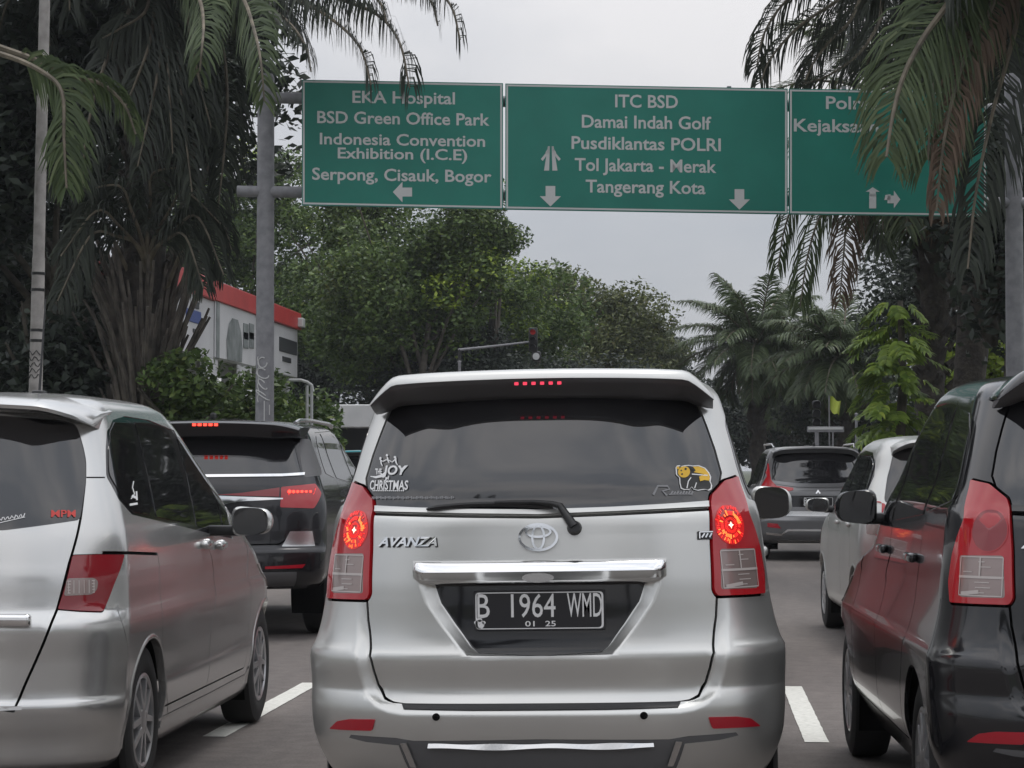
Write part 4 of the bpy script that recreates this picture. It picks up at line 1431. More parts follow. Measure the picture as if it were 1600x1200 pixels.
# ---- the dark grey off-roader
def offroader():
    rows = [(.40, .84, .12, 4.6), (.46, .90, .04, 4.7), (.55, .925, .0, 4.76), (.70, .93, .005, 4.78), (.74, .93, .04, 4.78), (.88, .93, .05, 4.76), (1.00, .928, .06, 4.68), (1.08, .922, .07, 4.3), (1.16, .905, .085, 3.7), (1.22, .885, .10, 3.5), (1.26, .87, .12, 3.42),
            (1.40, .815, .20, 3.18), (1.52, .775, .27, 2.95), (1.62, .745, .32, 2.75), (1.69, .70, .37, 2.6), (1.73, .62, .46, 2.4), (1.755, .4, .8, 2.1), (1.765, .05, 1.3, 1.6)]
    loc = (-3.90, 17.5, 0)
    root = empty('off_roader', loc, label='dark grey off-roader with lit red lamps beyond the grey silver compact van', cat='car')
    S = Shell(rows, loc, b0=.36)
    arches = [(.98, .39, .45), (3.72, .39, .45)]
    regs = []
    regs.append(['bumper', sym(np.concatenate([S.rear([(0, .41)]), S.side([(.5, .41), (.5, .72), (.25, .86)]), S.rear([(.74, .86), (.60, .76), (0, .75)])]))])
    regs.append([None, ribbon(resample(np.concatenate([S.rear([(-.74, .86), (-.60, .76), (0, .75), (.60, .76), (.74, .86)])]), .05, False), .012)])
    regs.append(['tailgate', sym(S.rear([(0, 1.64), (.60, 1.64), (.70, 1.5), (.745, 1.26), (.74, 1.14), (.72, .86), (.60, .765), (0, .755)]))])
    regs.append(['rear_window', rnd(sym(S.rear([(0, 1.63), (.60, 1.63), (.655, 1.56), (.70, 1.43), (.73, 1.345), (.725, 1.325), (0, 1.315)])), .03)])
    both(regs, 'trim', rnd(np.concatenate([S.rear([(.69, 1.60), (.715, 1.45), (.76, 1.29)]), S.side([(.42, 1.30), (.62, 1.31), (.72, 1.36), (.70, 1.50), (.62, 1.60)])]), .03))
    regs.append(['chrome', np.concatenate([S.rear([(-.76, 1.304), (-.6, 1.294), (0, 1.288), (.6, 1.294), (.76, 1.304), (.76, 1.326), (.6, 1.315), (0, 1.309), (-.6, 1.315), (-.76, 1.326)])])])
    lamp = rnd(np.concatenate([S.rear([(.60, 1.05), (.60, 1.21), (.8, 1.23)]), S.side([(.34, 1.235), (.36, 1.16), (.25, 1.04)])]), .015)
    both(regs, 'tail_lamp', lamp)
    both(regs, 'lensdull', S.rear([(.59, 1.135), (.59, 1.207), (.3, 1.165), (.10, 1.15), (.3, 1.142)]))
    regs.append(['chrome', sym(S.rear([(0, 1.145), (.10, 1.142), (.3, 1.134), (.62, 1.124), (.62, 1.114), (.3, 1.098), (.08, 1.06), (0, 1.06)]))])
    both(regs, 'silverpanel', S.rear([(.62, .74), (.86, .74), (.84, .86), (.68, .86)]))
    both(regs, 'reflector', S.rear([(.5, .565), (.78, .57), (.80, .60), (.5, .585)]))
    regs.append(['trim', sym(S.rear([(0, .42), (.7, .42), (.74, .54), (0, .54)]))])
    band = [(.74, 1.30), (.76, 1.46), (.84, 1.60), (1.0, 1.66), (2.0, 1.69), (2.6, 1.66), (2.9, 1.50), (3.2, 1.28), (3.3, 1.17), (2.2, 1.21), (1.2, 1.27)]
    panes = [[(.86, 1.32), (.92, 1.58), (1.0, 1.63), (1.18, 1.65), (1.22, 1.28)], [(1.32, 1.28), (1.28, 1.655), (2.05, 1.67), (2.12, 1.235)], [(2.22, 1.23), (2.15, 1.67), (2.55, 1.64), (2.86, 1.47), (3.05, 1.3), (3.08, 1.2)]]
    seams = [[(1.40, .5), (1.38, .75), (1.25, .98), (1.25, 1.26)], [(2.2, .5), (2.15, 1.2)], [(3.2, .5), (3.2, 1.15)]]
    flank(S, regs, band, panes, seams, arches, ws=(1.24, 1.66), hl=(.85, 1.02))
    mt = STD(M['charcoal'])
    mt['chrome'] = ('chrome_strip', M['chrome'], .008, .014)
    out = finish(S, regs, root, mt, .035, .09, 1.4, arches, dict(r=.39, w=.25, rr=.22, spokes=6), .80, M['trim'])
    secs = []
    for a in np.linspace(-1, 1, 41):
        x = a * .73
        e = max(0, (abs(a) - .7) / .3)
        pts = [(.60, 1.748), (.34, 1.752), (.12, 1.738), (.09, 1.722), (.10, 1.70), (.16, 1.62 + .05 * e), (.26, 1.60 + .06 * e), (.34, 1.62 + .04 * e)]
        secs.append([(x, y + .05 * a * a + .10 * e * e, z - .028 * a * a - .03 * e * e) for y, z in pts])
    sp = loft('roof_spoiler', secs, M['charcoal'], root, ang=40)
    b = MB()
    for k in range(5):
        b.box((-.088 + .044 * k, .088, 1.708), (.028, .012, .020))
    b.build('high_brake_lamp', M['led_hot'], sp)
    for sg in (1, -1):
        b = MB()
        b.tube([(sg * .63, .62, 1.73), (sg * .645, .72, 1.752), (sg * .655, 1.2, 1.762), (sg * .65, 2.2, 1.752), (sg * .63, 2.45, 1.73)], .018, 8)
        b.build('roof_rail', M['satin'], root, True)
        lo = out['tail_lamp'][0 if sg > 0 else 1]
        V, Fc = merge(*[disc((sg * (.665 + .030 * k), 1.172), .0005, .013 - .001 * k, 12) for k in range(6)])
        S.on('lit_led', V, Fc, M['led_hot'], lo, off=.012)
        V, Fc = merge(([(sg * .66, 1.145), (sg * .84, 1.15), (sg * .85, 1.197), (sg * .66, 1.192)], [(0, 1, 2, 3) if sg > 0 else (3, 2, 1, 0)]))
        S.on('lit_panel', V, Fc, M['brake_red'], lo, off=.0095)
        mirror(root, sg * 1.07, 3.0, 1.24, sg, M['charcoal'], (.2, .12, .16))
        for yy in (1.5, 2.35):
            uv = S.side([(yy, 1.08)]) * np.array([sg, 1])
            p = S.P(uv[:, 0], uv[:, 1], .015)[0]
            MB().rbox(p, (.03, .2, .04), .012, 2).build('door_handle', M['chrome'], root, True)
    b = MB().rbox((.0, .4, 1.785), (.03, .1, .05), .01, 2)
    b.build('roof_aerial', M['trim'], root, True)
    return root
car3 = offroader()

# ---- the grey crossover far ahead, and the champagne hatchback beside the black car
def crossover():
    rows = [(.26, .76, .14, 4.3), (.32, .84, .05, 4.4), (.42, .865, .0, 4.44), (.58, .87, .0, 4.46), (.66, .87, .03, 4.46), (.80, .87, .045, 4.42), (.95, .865, .06, 4.2), (1.03, .855, .07, 3.7), (1.08, .85, .10, 3.4), (1.13, .835, .12, 3.28),
            (1.20, .81, .15, 3.14), (1.35, .76, .24, 2.9), (1.50, .715, .32, 2.65), (1.60, .68, .38, 2.45), (1.66, .63, .42, 2.3), (1.69, .5, .55, 2.1), (1.705, .3, .9, 1.8), (1.71, .05, 1.2, 1.4)]
    loc = (1.80, 33.4, 0)
    root = empty('crossover', loc, (0, 0, rad(3.2)), label='grey crossover with L-shaped red lamps, farthest car on the right', cat='car')
    S = Shell(rows, loc, rad(3.2), b0=.36)
    arches = [(.86, .33, .38), (3.63, .33, .38)]
    regs = []
    regs.append(['bumper', sym(np.concatenate([S.rear([(0, .27)]), S.side([(.48, .27), (.48, .66), (.25, .80)]), S.rear([(.70, .76), (.60, .70), (0, .69)])]))])
    regs.append(['tailgate', sym(S.rear([(0, 1.60), (.56, 1.60), (.66, 1.4), (.70, 1.14), (.70, .76), (.60, .705), (0, .695)]))])
    regs.append(['rear_window', rnd(sym(S.rear([(0, 1.60), (.57, 1.60), (.62, 1.5), (.66, 1.34), (.665, 1.19), (.3, 1.15), (0, 1.145)])), .03)])
    regs.append(['bright', sym(S.rear([(0, 1.13), (.3, 1.135), (.66, 1.18), (.70, 1.15), (.3, 1.09), (0, 1.085)]))])
    lamp = np.concatenate([S.rear([(.685, 1.44), (.735, 1.43)]), S.side([(.36, 1.25), (.34, 1.02)]), S.rear([(.60, 1.0), (.36, 1.045), (.36, 1.08), (.60, 1.11), (.675, 1.2)])])
    both(regs, 'tail_lamp', rnd(lamp, .01))
    regs.append(['recess', sym(S.rear([(0, .965), (.40, .965), (.38, .80), (0, .79)]))])
    both(regs, 'silverpanel', S.rear([(.40, .93), (.50, .92), (.52, .78), (.42, .78)]))
    regs.append(['silverpanel', sym(S.rear([(0, .735), (.52, .735), (.48, .665), (0, .66)]))])
    regs.append(['trim', sym(np.concatenate([S.rear([(0, .60), (.72, .60)]), S.side([(.3, .55), (.3, .28)]), S.rear([(0, .28)])]))])
    regs.append(['silverpanel', sym(S.rear([(0, .47), (.46, .47), (.54, .40), (.76, .42), (.76, .39), (.56, .37), (.44, .44), (0, .44)]))])
    regs.append(['silverpanel', sym(S.rear([(0, .31), (.6, .31), (.6, .28), (0, .28)]))])
    both(regs, 'reflector', S.rear([(.55, .48), (.74, .50), (.74, .56), (.6, .55)]))
    band = [(.40, 1.2), (.46, 1.36), (.58, 1.52), (.75, 1.58), (1.6, 1.61), (2.3, 1.58), (2.6, 1.40), (2.95, 1.15), (3.0, 1.06), (2.0, 1.08), (1.0, 1.13)]
    panes = [[(.5, 1.22), (.56, 1.4), (.68, 1.52), (.9, 1.56), (1.0, 1.15)], [(1.1, 1.15), (1.06, 1.57), (1.9, 1.59), (1.95, 1.09)], [(2.05, 1.09), (2.0, 1.58), (2.3, 1.55), (2.6, 1.36), (2.85, 1.14), (2.85, 1.08)]]
    flank(S, regs, band, panes, [[(2.0, .4), (1.98, 1.08)], [(1.1, .5), (1.05, 1.1)]], arches, ws=(1.12, 1.58))
    out = finish(S, regs, root, STD(M['grey3']), .04, .1, 1.3, arches, dict(r=.33, w=.2, rr=.21, spokes=5), .76)
    secs = []
    for a in np.linspace(-1, 1, 31):
        x = a * .64
        e = max(0, (abs(a) - .75) / .25)
        pts = [(.6, 1.70), (.36, 1.70), (.22, 1.685), (.21, 1.665), (.28, 1.62), (.38, 1.60)]
        secs.append([(x, y + .04 * a * a + .1 * e * e, z - .03 * a * a - .05 * e * e) for y, z in pts])
    loft('roof_spoiler', secs, M['grey3'], root, ang=40)
    for sg in (1, -1):
        b = MB().tube([(sg * .60, .55, 1.68), (sg * .62, .7, 1.735), (sg * .625, 2.0, 1.735), (sg * .6, 2.2, 1.68)], .016, 6)
        b.build('roof_rail', M['satin'], root, True)
        mirror(root, sg * 1.0, 2.75, 1.13, sg, M['white'], (.2, .12, .15))
    MB().rbox((0, .62, 1.73), (.035, .12, .05), .012, 2).build('roof_aerial', M['trim'], root, True)
    y0 = S.P(*S.rear([(0, .88)]).T)[0, 1]
    plate(root, S, 0, .875, y0 - .014, .44, .14, [('B', -.217, -.172), ('2301', -.098, .056)], [])
    q = [(0, 1.045), (.022, 1.02), (0, .995), (-.022, 1.02)]
    S.on('emblem', [(0, 1.05), (.04, 1.0), (.022, .99), (0, 1.02), (-.022, .99), (-.04, 1.0)], [(0, 3, 2, 1), (0, 5, 4, 3)][::1], M['chrome'], root, off=.01)
    return root
car6 = crossover()

def hatchback():
    rows = [(.22, .74, .12, 3.8), (.28, .80, .04, 3.88), (.40, .825, .0, 3.92), (.56, .83, .0, 3.93), (.62, .83, .03, 3.93), (.80, .83, .05, 3.85), (.95, .82, .065, 3.5), (1.02, .81, .08, 3.1), (1.10, .79, .11, 2.95),
            (1.2, .755, .16, 2.8), (1.35, .70, .24, 2.58), (1.48, .66, .30, 2.36), (1.54, .62, .34, 2.24), (1.58, .56, .40, 2.1), (1.605, .4, .6, 1.9), (1.615, .05, 1.1, 1.4)]
    loc = (2.02, 16.3, 0)
    root = empty('hatchback', loc, (0, 0, rad(2.2)), label='champagne hatchback half hidden behind the black people carrier', cat='car')
    S = Shell(rows, loc, rad(2.2), b0=.36)
    arches = [(.66, .30, .335), (3.12, .30, .335)]
    regs = []
    regs.append(['bumper', sym(np.concatenate([S.rear([(0, .23)]), S.side([(.34, .23), (.34, .6), (.22, .78)]), S.rear([(.70, .74), (.60, .68), (0, .67)])]))])
    regs.append(['tailgate', sym(S.rear([(0, 1.53), (.50, 1.53), (.60, 1.35), (.66, 1.12), (.66, .76), (.60, .685), (0, .675)]))])
    regs.append(['rear_window', rnd(sym(S.rear([(0, 1.53), (.51, 1.53), (.56, 1.46), (.61, 1.3), (.645, 1.14), (.64, 1.11), (0, 1.10)])), .02)])
    lamp = rnd(np.concatenate([S.rear([(.66, .86), (.66, 1.115), (.74, 1.12)]), S.side([(.22, 1.1), (.2, .86)])]), .02)
    both(regs, 'tail_lamp', lamp)
    both(regs, 'clear_lens', rnd(S.rear([(.675, .88), (.675, .95), (.77, .95), (.77, .88)]), .01))
    both(regs, 'reflector', S.rear([(.5, .42), (.72, .42), (.72, .46), (.5, .46)]))
    band = [(.42, 1.12), (.46, 1.3), (.56, 1.42), (.8, 1.48), (1.4, 1.50), (2.0, 1.46), (2.3, 1.30), (2.55, 1.10), (2.6, 1.01), (1.6, 1.04), (.9, 1.08)]
    panes = [[(.48, 1.14), (.53, 1.3), (.62, 1.4), (.8, 1.44), (.86, 1.09)], [(.94, 1.09), (.9, 1.455), (1.5, 1.475), (1.58, 1.05)], [(1.68, 1.05), (1.62, 1.47), (1.95, 1.44), (2.25, 1.28), (2.48, 1.1), (2.5, 1.03)]]
    flank(S, regs, band, panes, [[(1.64, .36), (1.62, 1.03)], [(.96, .5), (.9, .8), (.9, 1.07)], [(2.62, .36), (2.6, 1.0)]], arches, ws=(1.06, 1.5))
    out = finish(S, regs, root, STD(M['champ']), .04, .08, 1.2, arches, dict(r=.30, w=.18, rr=.19, spokes=5), .73, M['champ'])
    secs = []
    for a in np.linspace(-1, 1, 31):
        x = a * .57
        e = max(0, (abs(a) - .75) / .25)
        pts = [(.5, 1.60), (.33, 1.60), (.2, 1.585), (.19, 1.565), (.25, 1.54), (.33, 1.53)]
        secs.append([(x, y + .04 * a * a + .1 * e * e, z - .03 * a * a - .05 * e * e) for y, z in pts])
    loft('roof_spoiler', secs, M['champ'], root, ang=40)
    for sg in (1, -1):
        mirror(root, sg * .94, 2.36, 1.06, sg, M['champ'], (.2, .12, .14))
        for yy in (1.0, 1.82):
            uv = S.side([(yy, .93)]) * np.array([sg, 1])
            p = S.P(uv[:, 0], uv[:, 1], .015)[0]
            MB().rbox(p, (.03, .17, .035), .012, 2).build('door_handle', M['champ'], root, True)
    return root
car5 = hatchback()
# ------------------------------------------------------------------ plants
M['leafdark'] = leaf_mat('veiled_dark_leaves', (.028, .036, .031), (.055, .070, .050), .45)  # bluish lift of the windscreen veil put into the dark green
M['leafmid'] = leaf_mat('green_leaves', (.034, .058, .022), (.13, .20, .055), .45, (.22, .27, .08))
M['leafolive'] = leaf_mat('olive_leaves', (.044, .058, .024), (.155, .18, .065), .5, (.14, .13, .05))
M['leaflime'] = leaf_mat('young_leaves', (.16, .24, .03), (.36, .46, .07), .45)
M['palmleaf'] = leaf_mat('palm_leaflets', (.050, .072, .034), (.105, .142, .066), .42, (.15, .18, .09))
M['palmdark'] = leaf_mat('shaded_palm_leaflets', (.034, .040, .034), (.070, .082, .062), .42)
M['palmdead'] = leaf_mat('dead_palm_leaflets', (.10, .07, .05), (.22, .16, .12), .7)
M['petiole'] = mat('palm_petiole', (.16, .14, .10), rough=.7, noise=(5, (.07, .06, .045), (.20, .17, .125)))
M['stalk'] = mat('old_stalk', (.08, .07, .06), rough=.8, noise=(4, (.035, .030, .027), (.15, .13, .11)))
M['palmtrunk'] = mat('palm_trunk', (.06, .05, .04), rough=.95, noise=(6, (.016, .014, .013), (.055, .047, .038)), bump=(14, .9, .05))
M['bark'] = mat('bark', (.1, .09, .07), rough=.95, noise=(5, (.05, .045, .038), (.13, .115, .095)), bump=(20, .7, .02))

def leaves(rg, cen, size, nrm=None, asp=.5):
    """one pointed leaf per centre"""
    n = len(cen)
    d = rg.normal(size=(n, 3))
    d[:, 2] = d[:, 2] * .6 - .25
    d /= np.linalg.norm(d, axis=1)[:, None]
    up = rg.normal(size=(n, 3)) * .6 + (nrm if nrm is not None else np.array([0, 0, 1.]))
    s = np.cross(d, up)
    s /= np.linalg.norm(s, axis=1)[:, None] + 1e-9
    L = (size * rg.uniform(.6, 1.3, n))[:, None]
    w = L * asp * .5
    b = cen - d * L * .5
    V = np.stack([b, cen - s * w + np.cross(s, d) * L * .06, cen + d * L * .5, cen + s * w + np.cross(s, d) * L * .06], 1).reshape(-1, 3)
    Fc = np.arange(n * 4).reshape(-1, 4)
    return V, Fc
def fast_mesh(name, V, Fc, mats, idx=None, smooth=False):
    me = bpy.data.meshes.new(name)
    k = Fc.shape[1]
    me.vertices.add(len(V))
    me.vertices.foreach_set('co', np.asarray(V, np.float32).ravel())
    me.loops.add(Fc.size)
    me.loops.foreach_set('vertex_index', Fc.astype(np.int32).ravel())
    me.polygons.add(len(Fc))
    me.polygons.foreach_set('loop_start', np.arange(0, Fc.size, k, dtype=np.int32))
    for m in mats:
        me.materials.append(m)
    if idx is not None:
        me.polygons.foreach_set('material_index', np.asarray(idx, np.int32))
    me.update(calc_edges=True)
    return me
def crown_mesh(name, seed, R, n_clump, per, size, mats, lime=0.0, flat=1.0, lobes=7, clump=.75):
    """clumps of leaves over and through a lobed volume of radii R, centred on the origin"""
    rg = np.random.default_rng(seed)
    R = np.array(R, float)
    lob = rg.normal(size=(lobes, 3))
    lob /= np.linalg.norm(lob, axis=1)[:, None]
    lob *= rg.uniform(.35, .72, lobes)[:, None]
    lr = rg.uniform(.30, .52, lobes)
    cs = []
    for _ in range(n_clump):
        k = rg.integers(lobes)
        d = rg.normal(size=3)
        d /= np.linalg.norm(d)
        cs.append((lob[k] + d * lr[k] * rg.uniform(.45, 1.05) ** .6) * R)
    cs = np.array(cs)
    Vs, Fs, idx, n0 = [], [], [], 0
    for c in cs:
        m = int(per * rg.uniform(.6, 1.4))
        r = clump * rg.uniform(.6, 1.25)
        p = rg.normal(size=(m, 3))
        p /= np.linalg.norm(p, axis=1)[:, None]
        p *= (rg.uniform(.35, 1, m) ** .5)[:, None]
        nr = p * .8 + np.array([0, 0, .6])
        V, Fc = leaves(rg, c + p * np.array([r, r, r * .75]), size, nr)
        Vs.append(V); Fs.append(Fc + n0); n0 += len(V)
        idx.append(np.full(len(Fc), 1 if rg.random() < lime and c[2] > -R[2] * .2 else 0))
    return fast_mesh(name, np.concatenate(Vs), np.concatenate(Fs), mats, np.concatenate(idx))
def limbs(seed, h, R, zc, r0=.22):
    rg = np.random.default_rng(seed)
    b = MB()
    pts = [(0, 0, -.1)]
    for k in range(1, 5):
        pts.append((rg.normal() * .12 * k, rg.normal() * .12 * k, zc * .8 * k / 4))
    b.tube(pts, [r0 * (1.35 if i == 0 else 1 - .13 * i) for i in range(5)], 10)
    for k in range(9):
        a = rg.uniform(0, 6.28)
        st = Vector(pts[2]).lerp(Vector(pts[4]), rg.uniform(.0, 1))
        en = Vector((math.cos(a) * R[0] * .7, math.sin(a) * R[1] * .7, zc + R[2] * rg.uniform(-.3, .6)))
        md = st.lerp(en, .5) + Vector((0, 0, .3))
        b.tube([st, md, en], [r0 * .42, r0 * .26, r0 * .08], 6)
    return b
TREE_PROTO = {}
def tree(px, py_c, D, R, label, kind='mid', seed=1, name='broadleaf_tree', group=None, trunk=True, clumps=230, per=44, size=.30, lime=0.0, cat='tree', clump=.75):
    """crown centred where the picture shows it, at distance D"""
    c = at(px, py_c, D)
    key = (kind, seed, clumps, per, size, lime, tuple(R), clump)
    root = empty(name, (c[0], c[1], 0), (0, 0, 0), label=label, cat=cat, group=group)
    mats = {'dark': M['leafdark'], 'mid': M['leafmid'], 'olive': M['leafolive'], 'lime': M['leaflime']}[kind]
    if key not in TREE_PROTO:
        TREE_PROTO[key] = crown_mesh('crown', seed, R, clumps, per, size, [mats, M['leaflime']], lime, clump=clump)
    o = bpy.data.objects.new('crown', TREE_PROTO[key])
    o.parent = root
    o.location = (0, 0, c[2])
    COL.objects.link(o)
    if trunk:
        limbs(seed, c[2], R, c[2]).build('trunk', M['bark'], root, True, 60)
    return root

def frond_geo(pts, side_hint, leaf_len=.75, n=46, w=.045, start=.2, droop=.5, rg=None, sweep=1.0):
    """leaflets down both sides of a rachis polyline; returns V, F(quads)"""
    rg = rg or rng
    w, n = w * .68, int(n * 1.4)
    P = curve(pts, 8)
    seg = np.concatenate([[0], np.cumsum(np.linalg.norm(np.diff(P, axis=0), axis=1))])
    Lt = seg[-1]
    t = np.linspace(start, .995, n)
    t = np.repeat(t, 2)
    sgn = np.tile([1., -1.], n)
    t = np.clip(t + rg.normal(size=len(t)) * .004, 0, .999)
    pos = np.stack([np.interp(t * Lt, seg, P[:, i]) for i in range(3)], 1)
    e = .02
    p2 = np.stack([np.interp(np.clip(t + e, 0, 1) * Lt, seg, P[:, i]) for i in range(3)], 1)
    p1 = np.stack([np.interp(np.clip(t - e, 0, 1) * Lt, seg, P[:, i]) for i in range(3)], 1)
    T = p2 - p1
    T /= np.linalg.norm(T, axis=1)[:, None] + 1e-9
    S = np.cross(T, np.array(side_hint, float))
    S /= np.linalg.norm(S, axis=1)[:, None] + 1e-9
    U = np.cross(S, T)
    prof = np.sin(np.clip((t - start) / (1 - start) * .86 + .14, 0, 1) * math.pi) ** .55
    Ln = leaf_len * (.35 + .75 * prof) * rg.uniform(.85, 1.12, len(t))
    a = np.radians(48 - 22 * (1 - t) + rg.normal(size=len(t)) * 7) * sweep
    d0 = S * sgn[:, None] * np.cos(a)[:, None] + T * np.sin(a)[:, None] + U * (.22 + rg.normal(size=len(t)) * .12)[:, None]
    d0 /= np.linalg.norm(d0, axis=1)[:, None]
    g = np.array([0, 0, -1.])
    k = droop * rg.uniform(.6, 1.3, len(t))
    d1 = d0 + g * k[:, None]
    d1 /= np.linalg.norm(d1, axis=1)[:, None]
    d2 = d0 + g * (k * 2.6)[:, None]
    d2 /= np.linalg.norm(d2, axis=1)[:, None]
    Ln = Ln[:, None]
    m1 = pos + d0 * Ln * .33
    m2 = m1 + d1 * Ln * .36
    tip = m2 + d2 * Ln * .34
    wv = np.cross(d1, U)
    wv /= np.linalg.norm(wv, axis=1)[:, None] + 1e-9
    wv = wv * w * .5
    V = np.stack([pos - wv * .5, pos + wv * .5, m1 - wv, m1 + wv, m2 - wv * .8, m2 + wv * .8, tip - wv * .1, tip + wv * .1], 1).reshape(-1, 3)
    b = (np.arange(len(t)) * 8)[:, None]
    Fc = np.concatenate([b + np.array([0, 1, 3, 2]), b + np.array([2, 3, 5, 4]), b + np.array([4, 5, 7, 6])], 0)
    return V, Fc
def arc_frond(rg, az, e0, L, bend, base_r=.12):
    """rachis leaving at elevation e0 and bending over"""
    pts = [np.array([math.cos(az) * base_r, math.sin(az) * base_r, 0])]
    n = 7
    tw = rg.normal() * .12
    for k in range(n):
        t = (k + .5) / n
        e = e0 - bend * t ** 1.35
        a = az + tw * t
        pts.append(pts[-1] + np.array([math.cos(a) * math.cos(e), math.sin(a) * math.cos(e), math.sin(e)]) * L / n)
    return np.array(pts)
def palm_crown(seed, n=34, L=4.2, leaf=.8, elev=(82, -35), bend=(60, 95), dead=5, nl=46, w=.05, rr=.035, start=.2, mats=None, droop=.55):
    rg = np.random.default_rng(seed)
    Vs, Fs, idx, n0 = [], [], [], 0
    st = MB()
    for k in range(n):
        f = k / (n - 1)
        e0 = rad(elev[0] + (elev[1] - elev[0]) * f ** .9 + rg.normal() * 5)
        az = k * 2.39996 + rg.normal() * .15
        isdead = k >= n - dead
        ll = L * (.7 + .3 * math.sin(math.pi * min(1, f + .25))) * rg.uniform(.9, 1.08)
        bd = rad(rg.uniform(*bend)) * (.75 + .35 * f)
        if isdead:
            e0, bd, ll = rad(-50 + rg.normal() * 12), rad(35), ll * .75
        p = arc_frond(rg, az, e0, ll, bd)
        V, Fc = frond_geo(p, (0, 0, 1) if abs(math.cos(e0)) > .25 else (math.cos(az), math.sin(az), .4), leaf, nl, w, start, droop if not isdead else 1.4, rg)
        Vs.append(V); Fs.append(Fc + n0); n0 += len(V)
        idx.append(np.full(len(Fc), 1 if isdead else 0))
        st.tube(p, [rr * 1.6, rr * 1.2] + [rr * (1 - .12 * j) for j in range(6)], 5, False)
    sv, sf = np.array(st.v), np.array(st.f)
    Vs.append(sv); Fs.append(sf + n0)
    idx.append(np.full(len(sf), 2))
    return fast_mesh('crown', np.concatenate(Vs), np.concatenate(Fs), mats or [M['palmleaf'], M['palmdead'], M['petiole']], np.concatenate(idx))
def palm_trunk(h, r0, r1, seed, stubs=60, stub_from=.35):
    rg = np.random.default_rng(seed)
    b = MB()
    n = 9
    b.tube([(rg.normal() * .02 * k, rg.normal() * .02 * k, -.1 + (h + .1) * k / n) for k in range(n + 1)], [r0 + (r1 - r0) * k / n + .03 * (k % 2) for k in range(n + 1)], 14)
    for k in range(stubs):
        f = stub_from + (1 - stub_from) * k / stubs
        a = k * 2.4
        r = r0 + (r1 - r0) * f
        p = Vector((math.cos(a) * r * .9, math.sin(a) * r * .9, h * f))
        d = Vector((math.cos(a), math.sin(a), 1.3 + rg.normal() * .2)).normalized()
        b.tube([p, p + d * rg.uniform(.18, .34)], [.085, .045], 5)
    return b
PALM = {}
def palm(px, py, D, label, variant=0, rot=0, sc=1.0, group=None, r0=.28, r1=.26, crown=None, stubs=60, name='oil_palm'):
    """palm whose growing point is seen at px, py"""
    c = at(px, py, D)
    root = empty(name, (c[0], c[1], 0), (0, 0, 0), label=label, cat='palm tree', group=group)
    key = variant
    if key not in PALM:
        PALM[key] = crown() if crown else palm_crown(40 + variant)
    o = bpy.data.objects.new('crown', PALM[key])
    o.parent = root
    o.location = (0, 0, c[2])
    o.rotation_euler = (0, 0, rot)
    o.scale = (sc, sc, sc)
    COL.objects.link(o)
    if c[2] > .8:
        palm_trunk(c[2] + .15, r0, r1, int(px) % 97, stubs).build('trunk', M['palmtrunk'], root, True, 60)
    return root
def hero(root, pxs, D, leaf=.8, n=60, w=.05, hint=(0, 1, .3), droop=.6, m='palmleaf', rr=.03, start=.12, sweep=1.0):
    """a single hanging frond of a palm: pixel path with a distance at each point"""
    D = D if hasattr(D, '__len__') else [D] * len(pxs)
    P = np.array([at(x, y, d) for (x, y), d in zip(pxs, D)]) - np.array(root.location)
    V, Fc = frond_geo(P, hint, leaf, n, w, start, droop, np.random.default_rng(int(abs(pxs[0][0])) + n), sweep)
    me = fast_mesh('frond', V, Fc, [M[m]])
    o = bpy.data.objects.new('frond', me)
    o.parent = root
    COL.objects.link(o)
    b = MB().tube(curve(P, 5), np.linspace(rr * 1.5, rr * .4, len(curve(P, 5))), 6)
    b.build('frond_rib', M['petiole'], o, True)
    return o

GP = 'palms along the road'
GT = 'broadleaf trees beyond the crossing'
# ---- left: the palm whose trunk carries a fan of old stalks, and the one whose fronds hang by the lamp post
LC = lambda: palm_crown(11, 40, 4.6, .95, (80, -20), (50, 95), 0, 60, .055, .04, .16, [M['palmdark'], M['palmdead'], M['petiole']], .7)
pA = palm(228, -130, 37.5, 'tall oil palm left of the sign post, pale stalks fanning out of its trunk', 'fan', .4, 1.0, GP, .40, .30, LC, 110)
b = MB()
rs = random.Random(5)
base = at(222, 600, 37.5) - np.array(pA.location)
for k in range(130):
    a = rs.uniform(0, 6.28)
    l = rs.uniform(.9, 2.6)
    z0 = rs.uniform(1.6, 3.6)
    ou = rs.uniform(.18, .46)
    x0, y0 = math.cos(a) * .34, math.sin(a) * .34
    b.tube([(x0, y0, z0), (x0 + math.cos(a) * ou * l * .35, y0 + math.sin(a) * ou * l * .35, z0 + l * .5), (x0 + math.cos(a) * ou * l, y0 + math.sin(a) * ou * l, z0 + l)], [.075, .045, .022], 5)
b.build('cut_stalk', M['stalk'], pA, True)
hero(pA, [(262, -90), (320, -60), (375, -10), (398, 50), (408, 100), (413, 158)], [37, 35, 33, 31.5, 31, 31], .68, 54, .06, (.1, 1, .2), .6, start=.4)
hero(pA, [(258, -80), (290, -40), (312, 0), (318, 35), (316, 72), (312, 112)], [37, 35, 33.5, 32.5, 32, 32], .7, 46, .06, (0, 1, .2), .8, start=.3)
